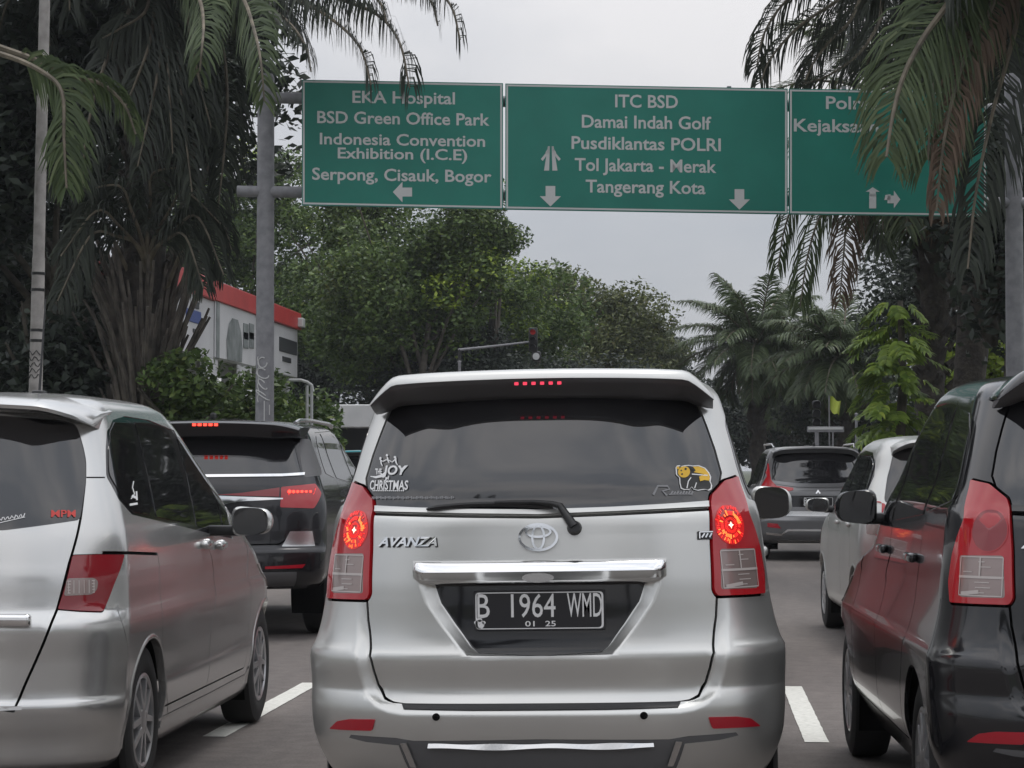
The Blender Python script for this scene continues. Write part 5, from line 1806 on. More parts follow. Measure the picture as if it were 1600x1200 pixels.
for pts_, lf_ in (([(275, -110), (480, -120), (600, -70), (668, -25), (704, 8), (719, 62)], .8), ([(275, -105), (420, -70), (520, -8), (588, 22), (624, 66), (640, 138)], .9),
                  ([(275, -100), (380, -66), (450, -10), (510, 24), (560, 70), (580, 132)], .8), ([(275, -95), (360, -50), (420, 8), (455, 40), (478, 74), (486, 112)], .6),
                  ([(275, -108), (450, -110), (560, -60), (630, -30), (672, 0), (684, 40)], .7), ([(275, -100), (400, -90), (480, -50), (540, -20), (590, 0), (606, 40)], .8)):
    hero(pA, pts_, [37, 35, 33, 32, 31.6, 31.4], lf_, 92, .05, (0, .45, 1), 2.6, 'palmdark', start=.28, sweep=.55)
hero(pA, [(240, -60), (200, 20), (160, 110), (135, 210), (128, 300)], [37, 36.5, 36, 36, 36], .8, 60, .05, (.3, 1, .3), 1.0, 'palmdark', start=.15)
hero(pA, [(290, -60), (340, 40), (355, 140), (350, 240), (340, 330)], [37, 36.8, 36.5, 36.5, 36.5], .8, 60, .05, (.3, 1, .3), 1.2, 'palmdark', start=.15)
hero(pA, [(225, 480), (180, 380), (140, 300), (100, 270), (60, 300)], [37.5, 37, 36.5, 36, 36], .6, 40, .05, (.3, 1, .6), 1.2, 'palmdark', start=.35)
hero(pA, [(250, 480), (285, 390), (320, 330), (345, 340), (362, 390)], [37.5, 37, 36.8, 36.5, 36.5], .5, 36, .05, (.3, 1, .6), 1.2, 'palmdark', start=.4)
for k_, (pa, pb, pc) in enumerate((((222, 400), (150, 330), (95, 400)), ((225, 390), (185, 290), (120, 300)), ((235, 390), (290, 300), (345, 350)), ((238, 400), (310, 340), (350, 430)), ((230, 380), (240, 270), (300, 260)), ((220, 390), (140, 370), (90, 470)), ((236, 400), (290, 370), (318, 450)))):
    hero(pA, [(228, 470), pa, ((pa[0] + pb[0]) / 2, (pa[1] + pb[1]) / 2 - 12), pb, pc], [37.4, 37, 36.6, 36.3, 36.2], .62, 52, .05, (.3, 1, .5), 1.3, 'palmdark', start=.42)
for k_, (xa, xb, yb) in enumerate(((300, 330, 200), (235, 190, 180), (262, 270, 240), (250, 215, 260), (280, 300, 300), (225, 160, 60), (330, 400, 20))):
    hero(pA, [(265, -100), (265 + (xa - 265) * .7, -20 + yb * .1), (xa, yb * .35), ((xa + xb) / 2, yb * .7), (xb, yb)], [37, 36.4, 36, 35.9, 35.9], .8, 56, .055, (.3, 1, .3), 1.4, 'palmdark', start=.1)
p0 = palm(-300, 60, 25.5, 'palm mostly beyond the left edge, one pale frond hanging against the lamp post', 'off_left', 1.0, 1.0, GP, .25, .22, lambda: palm_crown(23, 30, 2.2, .8, (80, -20), (50, 95), 0, 56, .055, .035, .16, [M['palmdark'], M['palmdead'], M['petiole']], .7), 20)
hero(p0, [(-280, 60), (-130, 52), (0, 84), (66, 112), (97, 145), (100, 215), (104, 294)], [25.5, 25, 24.6, 24.2, 24, 23.9, 23.9], .50, 60, .05, (0.15, 1, .25), .55, start=.62)
hero(p0, [(-280, 50), (-120, 42), (30, 84), (110, 118), (160, 132), (195, 165), (212, 210)], [25.5, 25.2, 25, 25, 25, 25, 25], .36, 60, .045, (.2, .8, .6), 1.3, start=.6)

# ---- left: the dark trees behind
tree(50, 240, 40, (2.7, 2.6, 4.4), 'very dark broadleaf tree at the left edge behind the lamp post', 'dark', 101, group=GT, clumps=300, per=56, size=.26)
tree(110, 440, 45, (1.6, 1.6, 2.3), 'dark tree between the lamp post and the stalk fan', 'dark', 137, group=GT, clumps=150, per=56, size=.24)
tree(10, 420, 43, (1.6, 1.6, 2.6), 'dark tree cut by the left edge below the palm frond', 'dark', 138, group=GT, clumps=150, per=56, size=.24)
tree(245, 50, 46, (3.1, 3.0, 4.3), 'very dark tall tree behind the short palm', 'dark', 102, group=GT, clumps=300, per=56, size=.26)
tree(70, 560, 38, (1.7, 1.6, 1.6), 'low dark tree filling the gap behind the lamp post foot', 'dark', 103, group=GT, clumps=110, per=50, size=.24)
# ---- the row beyond the crossing
tree(360, 380, 98, (6.5, 5, 4.6), 'dark leafy tree rising behind the red topped canopy', 'mid', 104, group=GT, clumps=186, per=183, size=0.238, clump=.95, lime=.02)
tree(565, 440, 90, (4.3, 4.0, 5.0), 'green tree standing behind the left sign panel, left of the lime shoots', 'mid', 105, group=GT, clumps=186, per=183, size=0.216, clump=.95, lime=.04)
tree(650, 430, 84, (4.4, 4.0, 5.0), 'tallest tree of the row, with lime shoots and a branch poking up under the sign', 'mid', 106, group=GT, clumps=204, per=183, size=0.216, clump=.95, lime=.08)
tree(765, 372, 86, (1.0, 1.0, 1.5), 'slender tree top poking into the sky under the middle sign panel', 'mid', 116, group=GT, clumps=16, per=183, size=0.194, lime=.12, clump=.6)
tree(785, 500, 92, (4.4, 4.0, 4.0), 'tree with bright yellow green clumps behind the signal arm', 'mid', 107, group=GT, clumps=161, per=183, size=0.216, clump=.95, lime=.13)
tree(895, 535, 112, (5.0, 4.4, 4.2), 'olive tree right of the traffic light', 'olive', 108, group=GT, clumps=173, per=175, size=0.238, clump=1.05)
tree(985, 565, 128, (4.2, 4.2, 4.2), 'round olive tree at the falling right end of the row', 'olive', 109, group=GT, clumps=155, per=175, size=0.259, clump=1.05)
tree(1040, 610, 150, (2.6, 3, 3.2), 'small far tree closing the row beside the sky gap', 'dark', 110, group=GT, clumps=86, per=161, size=0.259, clump=1.05)
tree(500, 560, 104, (3.4, 2.2, 4.0), 'dark tree behind the far end of the canopy building', 'dark', 139, group=GT, clumps=161, per=175, size=0.227, clump=1.05)
tree(1095, 645, 132, (3.2, 2.2, 2.0), 'low dark tree left of the far palms, under the sky gap', 'dark', 140, group=GT, clumps=124, per=157, size=0.259, clump=1.05)
tree(745, 615, 86, (6.0, 2.5, 2.4), 'dark undergrowth tree low behind the box truck', 'dark', 111, group=GT, clumps=241, per=183, size=0.216, clump=1.05)
tree(880, 640, 105, (9, 2.5, 2.6), 'dark low tree under the olive crowns', 'dark', 112, group=GT, clumps=241, per=168, size=0.238, clump=1.05)
# ---- hedge on the bank
for i, (x, y, D, w_, lb) in enumerate(((285, 645, 37, 1.3, 'leafy shrub under the canopy, nearest to the short palm'), (370, 668, 40, 1.2, 'leafy shrub in front of the canopy wall, left of the graffitied post'), (450, 682, 43, 1.1, 'leafy shrub beside the white handrail'))):
    tree(x, y, D, (w_, 1.0, 1.0), lb, 'mid', 120 + i, name='shrub', group='shrubs on the bank', trunk=True, clumps=80, per=80, size=.15, cat='shrub', clump=.38)
# ---- right: far palms in the median
palm(1182, 540, 88, 'far palm whose round crown stands alone against the sky', 1, .3, 1.0, GP, .3, .27, lambda: palm_crown(51, 60, 3.4, .85, (80, -60), (40, 80), 6, 56, .07, .045, .12))
palm(1315, 560, 80, 'far palm to the right of the lone crowned one, behind the flag', 2, 1.3, 1.0, GP, .3, .27, lambda: palm_crown(52, 54, 3.1, .85, (75, -62), (40, 85), 6, 52, .07, .045, .12))
palm(1245, 600, 104, 'dim palm between the two far palms', 1, 2.0, .95, GP)
# ---- right: the tall palms over the sign
q1 = palm(1458, 200, 47, 'palm behind the right sign panel with brown dead fronds hanging', 3, .2, 1.0, GP, .30, .27, lambda: palm_crown(53, 44, 4.0, .95, (75, -60), (60, 105), 8, 54, .06, .04, .15), 90)
hero(q1, [(1448, 215), (1400, 235), (1350, 280), (1325, 340), (1318, 400), (1312, 470)], 46, .7, 46, .055, (.2, 1, .4), 1.6, 'palmdead', start=.2)
hero(q1, [(1448, 212), (1395, 225), (1310, 240), (1255, 290), (1228, 350), (1215, 420)], 45.5, .7, 50, .055, (0, .4, 1), 1.6, start=.2)
hero(q1, [(1448, 212), (1395, 225), (1330, 270), (1285, 330), (1262, 400), (1250, 480)], 45, .75, 50, .055, (0, .4, 1), 1.6, start=.2)
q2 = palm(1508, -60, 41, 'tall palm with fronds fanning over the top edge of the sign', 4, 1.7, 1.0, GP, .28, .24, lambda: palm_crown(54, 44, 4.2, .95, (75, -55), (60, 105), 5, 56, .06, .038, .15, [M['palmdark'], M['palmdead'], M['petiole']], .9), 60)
hero(q2, [(1490, -75), (1370, -60), (1290, -40), (1230, 0), (1195, 50), (1182, 105)], 38, .8, 60, .05, (0, .4, 1), 1.6, 'palmdark', start=.1)
hero(q2, [(1490, -75), (1372, -50), (1310, 0), (1250, 40), (1205, 90), (1188, 130)], 37.6, .7, 60, .05, (0, .4, 1), 1.4, 'palmdark', start=.1)
hero(q2, [(1490, -75), (1375, -50), (1330, 30), (1300, 60), (1270, 100), (1255, 135)], 37.4, .7, 60, .05, (0, .4, 1), 1.4, 'palmdark', start=.1)
hero(q2, [(1490, -75), (1390, -40), (1375, 30), (1345, 80), (1300, 115), (1255, 132)], 37, .6, 60, .045, (0, .4, 1), 1.4, 'palmdark', start=.1)
q3 = palm(1668, -130, 28.5, 'nearest palm at the right edge, its big frond hanging over the sign', 5, .9, 1.0, GP, .30, .26, lambda: palm_crown(55, 34, 4.2, 1.0, (75, -5), (55, 95), 0, 62, .055, .04, .15, [M['palmdark'], M['palmdead'], M['petiole']], .8), 60)
hero(q3, [(1640, -110), (1560, -90), (1520, -50), (1482, 5), (1442, 60), (1412, 118), (1395, 180), (1385, 245)], [28.3, 28, 27.6, 27, 26.6, 26.4, 26.2, 26.1], .92, 90, .05, (.2, 1, .3), .75, start=.15, rr=.04)
hero(q3, [(1640, -110), (1565, -90), (1545, -20), (1500, 30), (1470, 90), (1455, 170), (1450, 250)], [28.3, 28, 27.8, 27.4, 27.2, 27, 27], 1.0, 80, .05, (.3, 1, .2), .9, start=.15, rr=.035)
hero(q3, [(1640, -110), (1580, -90), (1550, 10), (1520, 60), (1495, 130), (1475, 220), (1463, 330)], [28.3, 28, 27.6, 27.2, 27, 26.9, 26.9], .55, 80, .045, (.5, 1, .2), 2.6, 'palmdead', start=.15)
hero(q3, [(1640, -110), (1590, -90), (1590, 20), (1575, 90), (1550, 180), (1525, 300), (1512, 420)], [28.3, 28, 27.8, 27.6, 27.4, 27.3, 27.2], .8, 80, .05, (.5, 1, .2), 2.0, 'palmdark', start=.12)

# ---- right: trees behind
tree(1520, 420, 66, (4.6, 3.6, 6.0), 'dark tree filling the right edge behind the palms', 'dark', 130, group=GT, clumps=186, per=183, size=0.194, clump=1.05)
tree(1575, 340, 37, (1.25, 1.3, 2.5), 'dark tree just behind the right sign post', 'dark', 136, group=GT, clumps=110, per=56, size=.22)
tree(1640, 250, 60, (4.5, 3.6, 6.5), 'tall dark tree half beyond the right edge', 'dark', 131, group=GT, clumps=186, per=183, size=0.194, clump=1.05)
tree(1400, 640, 92, (5.5, 3.0, 3.4), 'dark low tree behind the lime climbing plant', 'dark', 132, group=GT, clumps=241, per=168, size=0.216, clump=1.05)
tree(1230, 660, 118, (7, 3.0, 2.6), 'dark low tree under the far palms', 'dark', 133, group=GT, clumps=241, per=168, size=0.238, clump=1.05)
tree(1522, 566, 62, (1.1, 1.0, .9), 'lit lime crown top between the right palm trunks', 'lime', 134, name='lime_foliage', trunk=True, clumps=34, per=50, size=.22, cat='bush', clump=.45)  # lit part of a far crown, its brightness put into lime leaf colour
tree(1452, 590, 62, (.5, .6, 1.4), 'bright lime shrub glimpsed between the two dark palm trunks', 'lime', 135, name='lime_foliage', trunk=True, clumps=20, per=40, size=.2, cat='bush', clump=.4)

# climbing plant with big split leaves on a stem
def climber():
    c = at(1395, 590, 43.5)
    root = empty('climbing_plant', (c[0], c[1], 0), label='lime green climbing plant with large split leaves left of the dark palm trunk', cat='plant')
    MB().tube([(.15, 0, 0), (.1, 0, 1.5), (.2, .05, 3.0), (.15, 0, 4.6)], [.12, .1, .09, .05], 8).build('stem', M['bark'], root, True)
    rg = np.random.default_rng(77)
    Vs, Fs, n0 = [], [], 0
    for k in range(95):
        z = rg.uniform(1.9, 4.6)
        a = rg.uniform(0, 6.28)
        r = rg.uniform(.12, .62) * (1.0 if z < 4.1 else .6)
        p = np.array([math.cos(a) * r, math.sin(a) * r, z])
        ln = rg.uniform(.30, .5)
        d = np.array([math.cos(a), math.sin(a), -.9 + rg.normal() * .3])
        d /= np.linalg.norm(d)
        V, Fc = frond_geo(np.array([p, p + d * ln * .5, p + d * ln]), (math.cos(a) * .4, math.sin(a) * .4, 1), .25, 8, .095, .05, .35, rg)
        Vs.append(V); Fs.append(Fc + n0); n0 += len(V)
    o = bpy.data.objects.new('leaves', fast_mesh('leaves', np.concatenate(Vs), np.concatenate(Fs), [M['leaflime2']]))
    o.parent = root
    COL.objects.link(o)
M['leaflime2'] = leaf_mat('climber_leaves', (.10, .17, .03), (.25, .35, .06), .4, (.36, .44, .08))
climber()

# the road is lined with the same trees behind the viewer
def along(o, X, Y, rot, sc, label):
    c = copy_tree(o)
    c.location = (X, Y, 0)
    c.rotation_euler = (0, 0, rot)
    c.scale = (sc, sc, sc)
    c['label'] = label
    return c
tA = [o for o in COL.objects if o.get('label', '').startswith('very dark tall tree')][0]
tB = [o for o in COL.objects if o.get('label', '').startswith('tallest tree')][0]
k = 0
for X, Y in ((-11.5, -16), (11, -20)):
    along(tA if k % 2 else tB, X, Y, k * 1.3, .9 + .05 * (k % 3), 'roadside tree behind the viewer, mirrored in the rear windows')['group'] = 'roadside trees behind the viewer'
    k += 1
for X, Y in ((-7.6, -15), (6.2, -24)):
    along(q2, X, Y, k * 1.1, 1.0, 'roadside palm behind the viewer, mirrored in the rear windows')['group'] = 'roadside palms behind the viewer'
    k += 1
# ------------------------------------------------------------------ road sign on its posts
M['signgreen'] = mat('sign_green', (.004, .2, .145), rough=.45, noise=(.9, (.003, .155, .118), (.010, .205, .155), 8))
M['signwhite'] = mat('sign_white', (.52, .53, .53), rough=.45)
M['signback'] = mat('sign_back', (.35, .36, .36), rough=.5, metal=.5)
M['galv'] = mat('grey_post_paint', (.21, .21, .225), rough=.55, metal=.0, noise=(7, (.16, .16, .175), (.25, .25, .265)))
M['concrete'] = mat('pale_post', (.30, .285, .27), rough=.85, noise=(6, (.20, .19, .18), (.36, .34, .325)))
M['graf'] = mat('pale_graffiti', (.5, .5, .5), rough=.7)
SD = 33.0
def sign():
    o0 = at(800, 733, SD)
    o0[2] = 0
    yaw = YAW
    root = empty('road_sign_gantry', o0, (0, 0, yaw), label='green direction sign of three panels on two grey posts across the road', cat='road sign')
    ax, nm = np.array([math.cos(yaw), math.sin(yaw), 0]), np.array([-math.sin(yaw), math.cos(yaw), 0])
    def loc(px, py):
        r = ray(px, py)
        t = ((o0 - CAM) @ nm) / (r @ nm)
        p = CAM + r * t - o0
        return (p @ ax, p[2])
    def L(g, y):
        V, Fc = g
        return [(a[0], y, a[1]) for a in (loc(*v) for v in V)], [f[::-1] for f in Fc]
    def add(nmn, gs, m, par, y):
        V, Fc = merge(*gs)
        V, Fc = L((V, Fc), y)
        return mobj(nmn, V, Fc, m, par)
    tilt = .0158
    def T(t, x0, x1, yc, cap, bold=.017, desc=False, asc=True):
        """line of lettering by its pixel extents; capital height in pixels"""
        V, Fc = text_geo(t, bold)
        lo, hi = V.min(0), V.max(0)
        H = text_geo('H', bold)[0]
        h0, h1 = H.min(0)[1], H.max(0)[1]
        X = x0 + (V[:, 0] - lo[0]) / (hi[0] - lo[0]) * (x1 - x0)
        Y = yc + cap / 2 - (V[:, 1] - h0) / (h1 - h0) * cap + (X - (x0 + x1) / 2) * tilt
        return np.stack([X, Y], 1), [f[::-1] for f in Fc]
    def arrow(cx, cy, ang, ln=30, hw=16, sw=8):
        p = np.array([(-ln / 2, -sw), (0, -sw), (0, -hw), (ln / 2, 0), (0, hw), (0, sw), (-ln / 2, sw)], float)
        c, s = math.cos(ang), math.sin(ang)
        p = p @ np.array([[c, s], [-s, c]])
        return [(cx + q[0], cy + q[1]) for q in p], [(0, 1, 5, 6), (1, 2, 3), (1, 3, 5), (3, 4, 5)]
    panels = [((472, 125), (786, 130.5), (786, 327), (472, 321)), ((789.5, 131), (1230.5, 139), (1230.5, 335), (789.5, 327.5)), ((1232.5, 139), (1541, 143.5), (1541, 339), (1232.5, 335))]
    text = [
        [T('EKA Hospital', 551, 711, 153, 19), T('BSD Green Office Park', 496, 765, 185.5, 19), T('Indonesia Convention', 500, 758, 219, 18), T('Exhibition (I.C.E)', 528, 730, 241, 17), T('Serpong, Cisauk, Bogor', 488, 768, 274, 19)],
        [T('ITC BSD', 961, 1059, 159, 20), T('Damai Indah Golf', 909, 1111, 191.5, 20), T('Pusdiklantas POLRI', 893, 1126, 225, 20), T('Tol Jakarta - Merak', 898, 1119, 259, 20), T('Tangerang Kota', 915, 1102, 292.5, 20)],
        [T('Polres', 1290, 1372, 161.5, 20), T('Kejaksaan', 1240, 1372, 197, 20)]]
    arrows = [[arrow(629, 300.5, math.pi, 30, 16, 7)],
              [arrow(860, 307, math.pi / 2, 32, 16.5, 7.5), arrow(1155, 312, math.pi / 2, 32, 16.5, 7.5)],
              [stroke([(1363, 326), (1363, 304)], 11), arrow(1363, 300, -math.pi / 2, 14, 11, 5), stroke([(1386, 313), (1386, 309), (1391, 309)], 10), arrow(1396, 312, 0, 20, 14, 6)]]
    for i, pn in enumerate(panels):
        lp = [loc(*q) for q in pn]
        b = MB()
        b.add([(x, -.03, z) for x, z in lp] + [(x, .03, z) for x, z in lp], [(3, 2, 1, 0), (4, 5, 6, 7), (0, 1, 5, 4), (1, 2, 6, 5), (2, 3, 7, 6), (3, 0, 4, 7)])
        po = b.build('sign_panel', M['signgreen'], root)
        c = np.array(pn)
        ctr = c.mean(0)
        def ins(d):
            return np.array([q + np.sign(ctr - q) * d for q in c])
        a, bb = ins(1.5), ins(4.3)
        add('sign_border', [(list(a) + list(bb), [(k, (k + 1) % 4, (k + 1) % 4 + 4, k + 4) for k in range(4)])], M['signwhite'], po, -.0335)
        for tl in text[i]:
            add('sign_lettering', [tl], M['signwhite'], po, -.034)
        for g in arrows[i][:2] if i < 2 else [merge(*arrows[i][:2]), merge(*arrows[i][2:])]:
            add('sign_arrow', [g], M['signwhite'], po, -.0345)
        if i == 1:
            g = [([(850, 267), (858, 267), (859, 229), (856, 229)], [(0, 1, 2, 3)]), ([(863, 267), (871, 267), (865, 229), (862, 229)], [(0, 1, 2, 3)]), ([(845, 249), (854, 238), (856, 241), (848, 252)], [(0, 1, 2, 3)]), ([(876, 249), (867, 238), (865, 241), (873, 252)], [(0, 1, 2, 3)]), ([(852, 239), (858, 229), (858, 240)], [(0, 1, 2)]), ([(869, 239), (863, 229), (863, 240)], [(0, 1, 2)])]
            add('motorway_symbol', g, M['signwhite'], po, -.0345)
    # posts and the tubes that carry the panels
    xl, _ = loc(412, 400)
    xr, _ = loc(1590, 400)
    zt = loc(412, 118)[1]
    for x, nmx in ((xl, 0), (xr, 1)):
        b = MB().lathe([(.02, zt + .06), (.10, zt + .06), (.125, zt), (.13, zt - 2), (.145, 0)], (x, .22, 0), 'Z', 24)
        b.lathe([(.27, .0), (.27, .03), (.15, .03)], (x, .22, 0), 'Z', 20)
        o = b.build('post', M['galv'], root, True, 40)
        if nmx == 0:
            # scrawled paint low on the post
            rr = random.Random(9)
            gs = []
            def on_post(px, py, off=.006):
                lx, z = loc(px, py)
                dx = max(-.13, min(.13, (lx - x) * .97))
                r = .145 - .015 * min(1, z / 5) + off
                return (x + dx, .22 - math.sqrt(max(r * r - dx * dx, 1e-4)), z)
            B = MB()
            for k, (cy, ww) in enumerate(((566, 9), (583, 10), (600, 9), (617, 11))):
                loop = [on_post(411 + ww * math.cos(t) * (1 if k % 2 else .8) - 2, cy + 8 * math.sin(t + .4 * k)) for t in np.linspace(0, 5.2, 16)]
                B.tube(loop, .010, 5)
            B.tube([on_post(412, y) for y in range(626, 660, 4)], .009, 5)
            B.tube([on_post(420, y) for y in range(632, 650, 4)], .008, 5)
            B.tube([on_post(402 + 1.2 * math.sin(y * .3), y) for y in range(556, 630, 4)], .008, 5)
            B.build('graffiti', M['graf'], o)
    for py in (150, 297):
        za, zb = loc(412, py)[1], loc(1590, py + 18)[1]
        MB().tube([(xl - (.42 if py > 200 else -.05), .20, za + .007), (xr + .25, .20, zb)], .085, 14).build('beam', M['galv'], root, True)
    for px in (560, 700, 880, 1010, 1140, 1320, 1460):
        za, zb = loc(px, 130)[1], loc(px, 330)[1]
        MB().box((loc(px, 200)[0], .075, (za + zb) / 2), (.06, .09, (za - zb) * .96)).build('panel_bracket', M['galv'], root)
    return root
sign()

# ------------------------------------------------------------------ lamp post at the left
def lamp_post():
    D = 28.0
    c = ground(72, 734 + 1.35 * F / D)
    root = empty('lamp_post', (c[0], c[1], 0), label='tall pale lamp post with dark bands at the left', cat='lamp post')
    tx = (at(80, 0, D)[0] - at(66, 600, D)[0]) / (at(80, 0, D)[2] - at(66, 600, D)[2])
    k = lambda z: (at(74, 600, D)[0] - c[0] + tx * (z - at(74, 600, D)[2]), 0, z)
    b = MB().tube([k(0), k(4.0), k(4.02), k(10.5)], [.092, .080, .074, .06], 16)
    b.build('pole', M['concrete'], root, True, 40)
    for py in (433, 458, 520, 536):
        z = at(74, py, D)[2]
        MB().tube([k(z - .018), k(z + .018)], .086, 16).build('band', M['trim'], root, True, 40)
    b = MB().tube([k(10.4), (k(10.4)[0] + .5, -.2, 10.9), (k(10.4)[0] + 1.8, -.6, 11.1)], .04, 8)
    b.build('lamp_arm', M['galv'], root, True)
    MB().rbox((k(10.4)[0] + 2.1, -.7, 11.08), (.7, .26, .12), .05, 2).build('lamp_head', M['galv'], root, True)
    rr = random.Random(4)
    B = MB()
    for i in range(5):
        z0 = at(74, 555 + 9 * i, D)[2]
        pts = []
        for t in np.linspace(-1, 1, 7):
            a = -math.pi / 2 + t * .9
            pts.append((k(z0)[0] + .089 * math.cos(a), .089 * math.sin(a), z0 + .03 * math.sin(5 * t + i)))
        B.tube(pts, .006, 4)
    B.build('scribble', M['trim'], root)
    return root
lamp_post()

# ------------------------------------------------------------------ building with the red topped canopy
M['bldwhite'] = mat('canopy_white', (.50, .50, .51), rough=.5, noise=(.6, (.45, .45, .465), (.55, .55, .56)))
M['bldred'] = mat('canopy_red', (.42, .035, .035), rough=.45, noise=(.8, (.36, .03, .03), (.48, .045, .045)))
M['bldblue'] = mat('board_blue', (.03, .06, .22), rough=.45)
M['bldgrey'] = mat('poster_grey', (.16, .18, .18), rough=.6, noise=(2, (.09, .105, .105), (.24, .26, .26)))
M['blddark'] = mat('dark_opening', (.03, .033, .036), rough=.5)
def building():
    X = -14.4
    def w(px, py):
        r = ray(px, py)
        t = X / r[0]
        return CAM + r * t            # point on the plane x = X
    a, b_ = w(256, 400), w(465, 500)
    y0, y1 = a[1], b_[1]
    zt, zr, zb = w(465, 490)[2], w(465, 516)[2], w(462, 590)[2]
    root = empty('canopy_building', (X, y0, 0), label='white roadside canopy building with a red top band and posters', cat='building')
    dep, ln = 6.0, y1 - y0
    def bx(nm, x0, x1, ya, yb, za, zb_, m, par=root):
        return MB().rbox(((x0 + x1) / 2, (ya + yb) / 2, (za + zb_) / 2), (x1 - x0, yb - ya, zb_ - za), .02, 1).build(nm, m, par)
    wall = bx('wall', -dep, 0, 0, ln, zb, zr, M['bldwhite'])
    bx('red_band', -dep - .1, .12, -.1, ln + .1, zr + .003, zt, M['bldred'])
    for k in range(5):
        yy = .5 + (ln - 1) * k / 4
        bx('column', -.6, -.25, yy, yy + .35, 0, zb - .003, M['bldwhite'])
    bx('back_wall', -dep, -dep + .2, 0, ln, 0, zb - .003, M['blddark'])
    def board(nm, pxa, pxb, pya, pyb, m, off=.03, par=None):
        p, q = w(pxa, (pya + pyb) / 2), w(pxb, (pya + pyb) / 2)
        za, zc = w((pxa + pxb) / 2, pyb)[2], w((pxa + pxb) / 2, pya)[2]
        return bx(nm, .0, off, p[1] - y0, q[1] - y0, za, zc, m, par or root)
    board('blue_board', 290, 313, 484, 504, M['bldblue'])
    board('blue_board', 300, 310, 471, 482, M['blddark'])
    board('small_board', 301, 309, 514, 521, M['blddark'])
    po = board('poster', 334, 397, 470, 566, M['bldwhite'], .05)
    board('poster_stripe', 335, 340, 468, 560, M['bldgrey'], .07, po)
    # grey standing figure printed on the poster
    fig = [(352, 562), (351, 530), (355, 505), (360, 497), (369, 500), (374, 520), (376, 545), (375, 566)]
    V = [w(*q) for q in fig]
    mobj('printed_figure', [(.062, v[1] - y0, v[2]) for v in V], [tuple(range(len(V)))[::-1]], M['bldgrey'], po)
    bm = MB()
    for cx, cy in ((386, 526),):
        for dx in (-5, 4):
            for dy in (-8, 6):
                p = w(cx + dx, cy + dy)
                bm.box((.065, p[1] - y0, p[2]), (.02, .75, .5))
    bm.build('printed_squares', M['bldgrey'], po)
    board('dark_sign', 436, 463, 530, 552, M['blddark'])
    board('dark_sign', 441, 454, 558, 566, M['blddark'])
    bx('floodlight', .1, .3, ln - .6, ln - .1, w(464, 512)[2], w(464, 498)[2], M['signwhite'])
    for px_ in (380, 325):
        p = w(px_, 580)
        bx('hanging_panel', -.05, .02, p[1] - y0 - .9, p[1] - y0 + 1.3, w(px_, 596)[2] - .1, zb - .01, M['bldwhite'])
    return root
building()

# ------------------------------------------------------------------ traffic light on its arm
M['sigred'] = mat('lit_signal_red', (.5, .03, .03), emit=(1, .06, .05), es=.04)
def signal():
    D = 70.0
    c = at(718, 600, D)
    root = empty('traffic_light', (c[0], c[1], 0), label='red traffic light hanging from a white arm over the crossing', cat='traffic light')
    l = lambda px, py: tuple(at(px, py, D) - np.array([c[0], c[1], 0]))
    t = l(718, 546)
    MB().tube([(0, 0, 0), (0, 0, t[2])], [.07, .05], 10).build('pole', M['trim'], root, True)
    MB().tube([l(716, 547), l(780, 540), l(838, 533)], [.045, .035, .03], 8).build('arm', M['galv'], root, True)
    h = l(833, 531)
    hd = MB().rbox((h[0], h[1], h[2]), (.27, .2, .76), .03, 2).build('signal_head', M['trim'], root, True)
    for k, m in enumerate(('sigred', 'rimdark', 'rimdark')):
        z = h[2] + .24 - .24 * k
        MB().lathe([(.001, -.012), (.085, -.0), (.085, .01)], (h[0], h[1] - .115, z), 'Y', 18).build('signal_lens', M[m], hd, True)
        b = MB()
        n = 12
        V = []
        for j in range(n + 1):
            a = math.pi * j / n
            V += [(h[0] + .10 * math.cos(a), h[1] - .11, z + .10 * math.sin(a)), (h[0] + .10 * math.cos(a), h[1] - .30, z + .10 * math.sin(a) - .015)]
        b.add(V, [(2 * j, 2 * j + 1, 2 * j + 3, 2 * j + 2) for j in range(n)])
        b.build('signal_hood', M['trim'], hd)
    q = l(838, 557)
    s = MB().rbox((q[0], q[1], q[2]), (.3, .2, .34), .08, 2).build('lower_lamp_head', M['trim'], root, True)
    MB().lathe([(.001, -.012), (.11, 0), (.11, .01)], (q[0], q[1] - .105, q[2]), 'Y', 16).build('white_lens', M['signwhite'], s, True)
    MB().tube([(h[0], h[1], h[2] - .45), (q[0], q[1], q[2] + .1)], .03, 6).build('link', M['galv'], root)
signal()
def median_signal():
    D = 72.0
    c = at(1276, 680, D)
    root = empty('signal_post', (c[0], c[1], 0), label='dark signal post with three hooded lamps in front of the far palms', cat='traffic light')
    MB().tube([(0, 0, 0), (0, 0, c[2] + .1)], .06, 8).build('pole', M['galv'], root, True)
    for k, py in enumerate((632, 646, 660)):
        z = at(1276, py, D)[2]
        h = MB().rbox((0, 0, z), (.26, .2, .25), .05, 2).build('signal_head', M['trim'], root, True)
        b = MB()
        V = []
        for j in range(11):
            a = math.pi * j / 10
            V += [(.13 * math.cos(a), -.1, z + .13 * math.sin(a)), (.13 * math.cos(a), -.32, z + .13 * math.sin(a))]
        b.add(V, [(2 * j, 2 * j + 1, 2 * j + 3, 2 * j + 2) for j in range(10)])
        b.build('signal_hood', M['galv'], h)
median_signal()
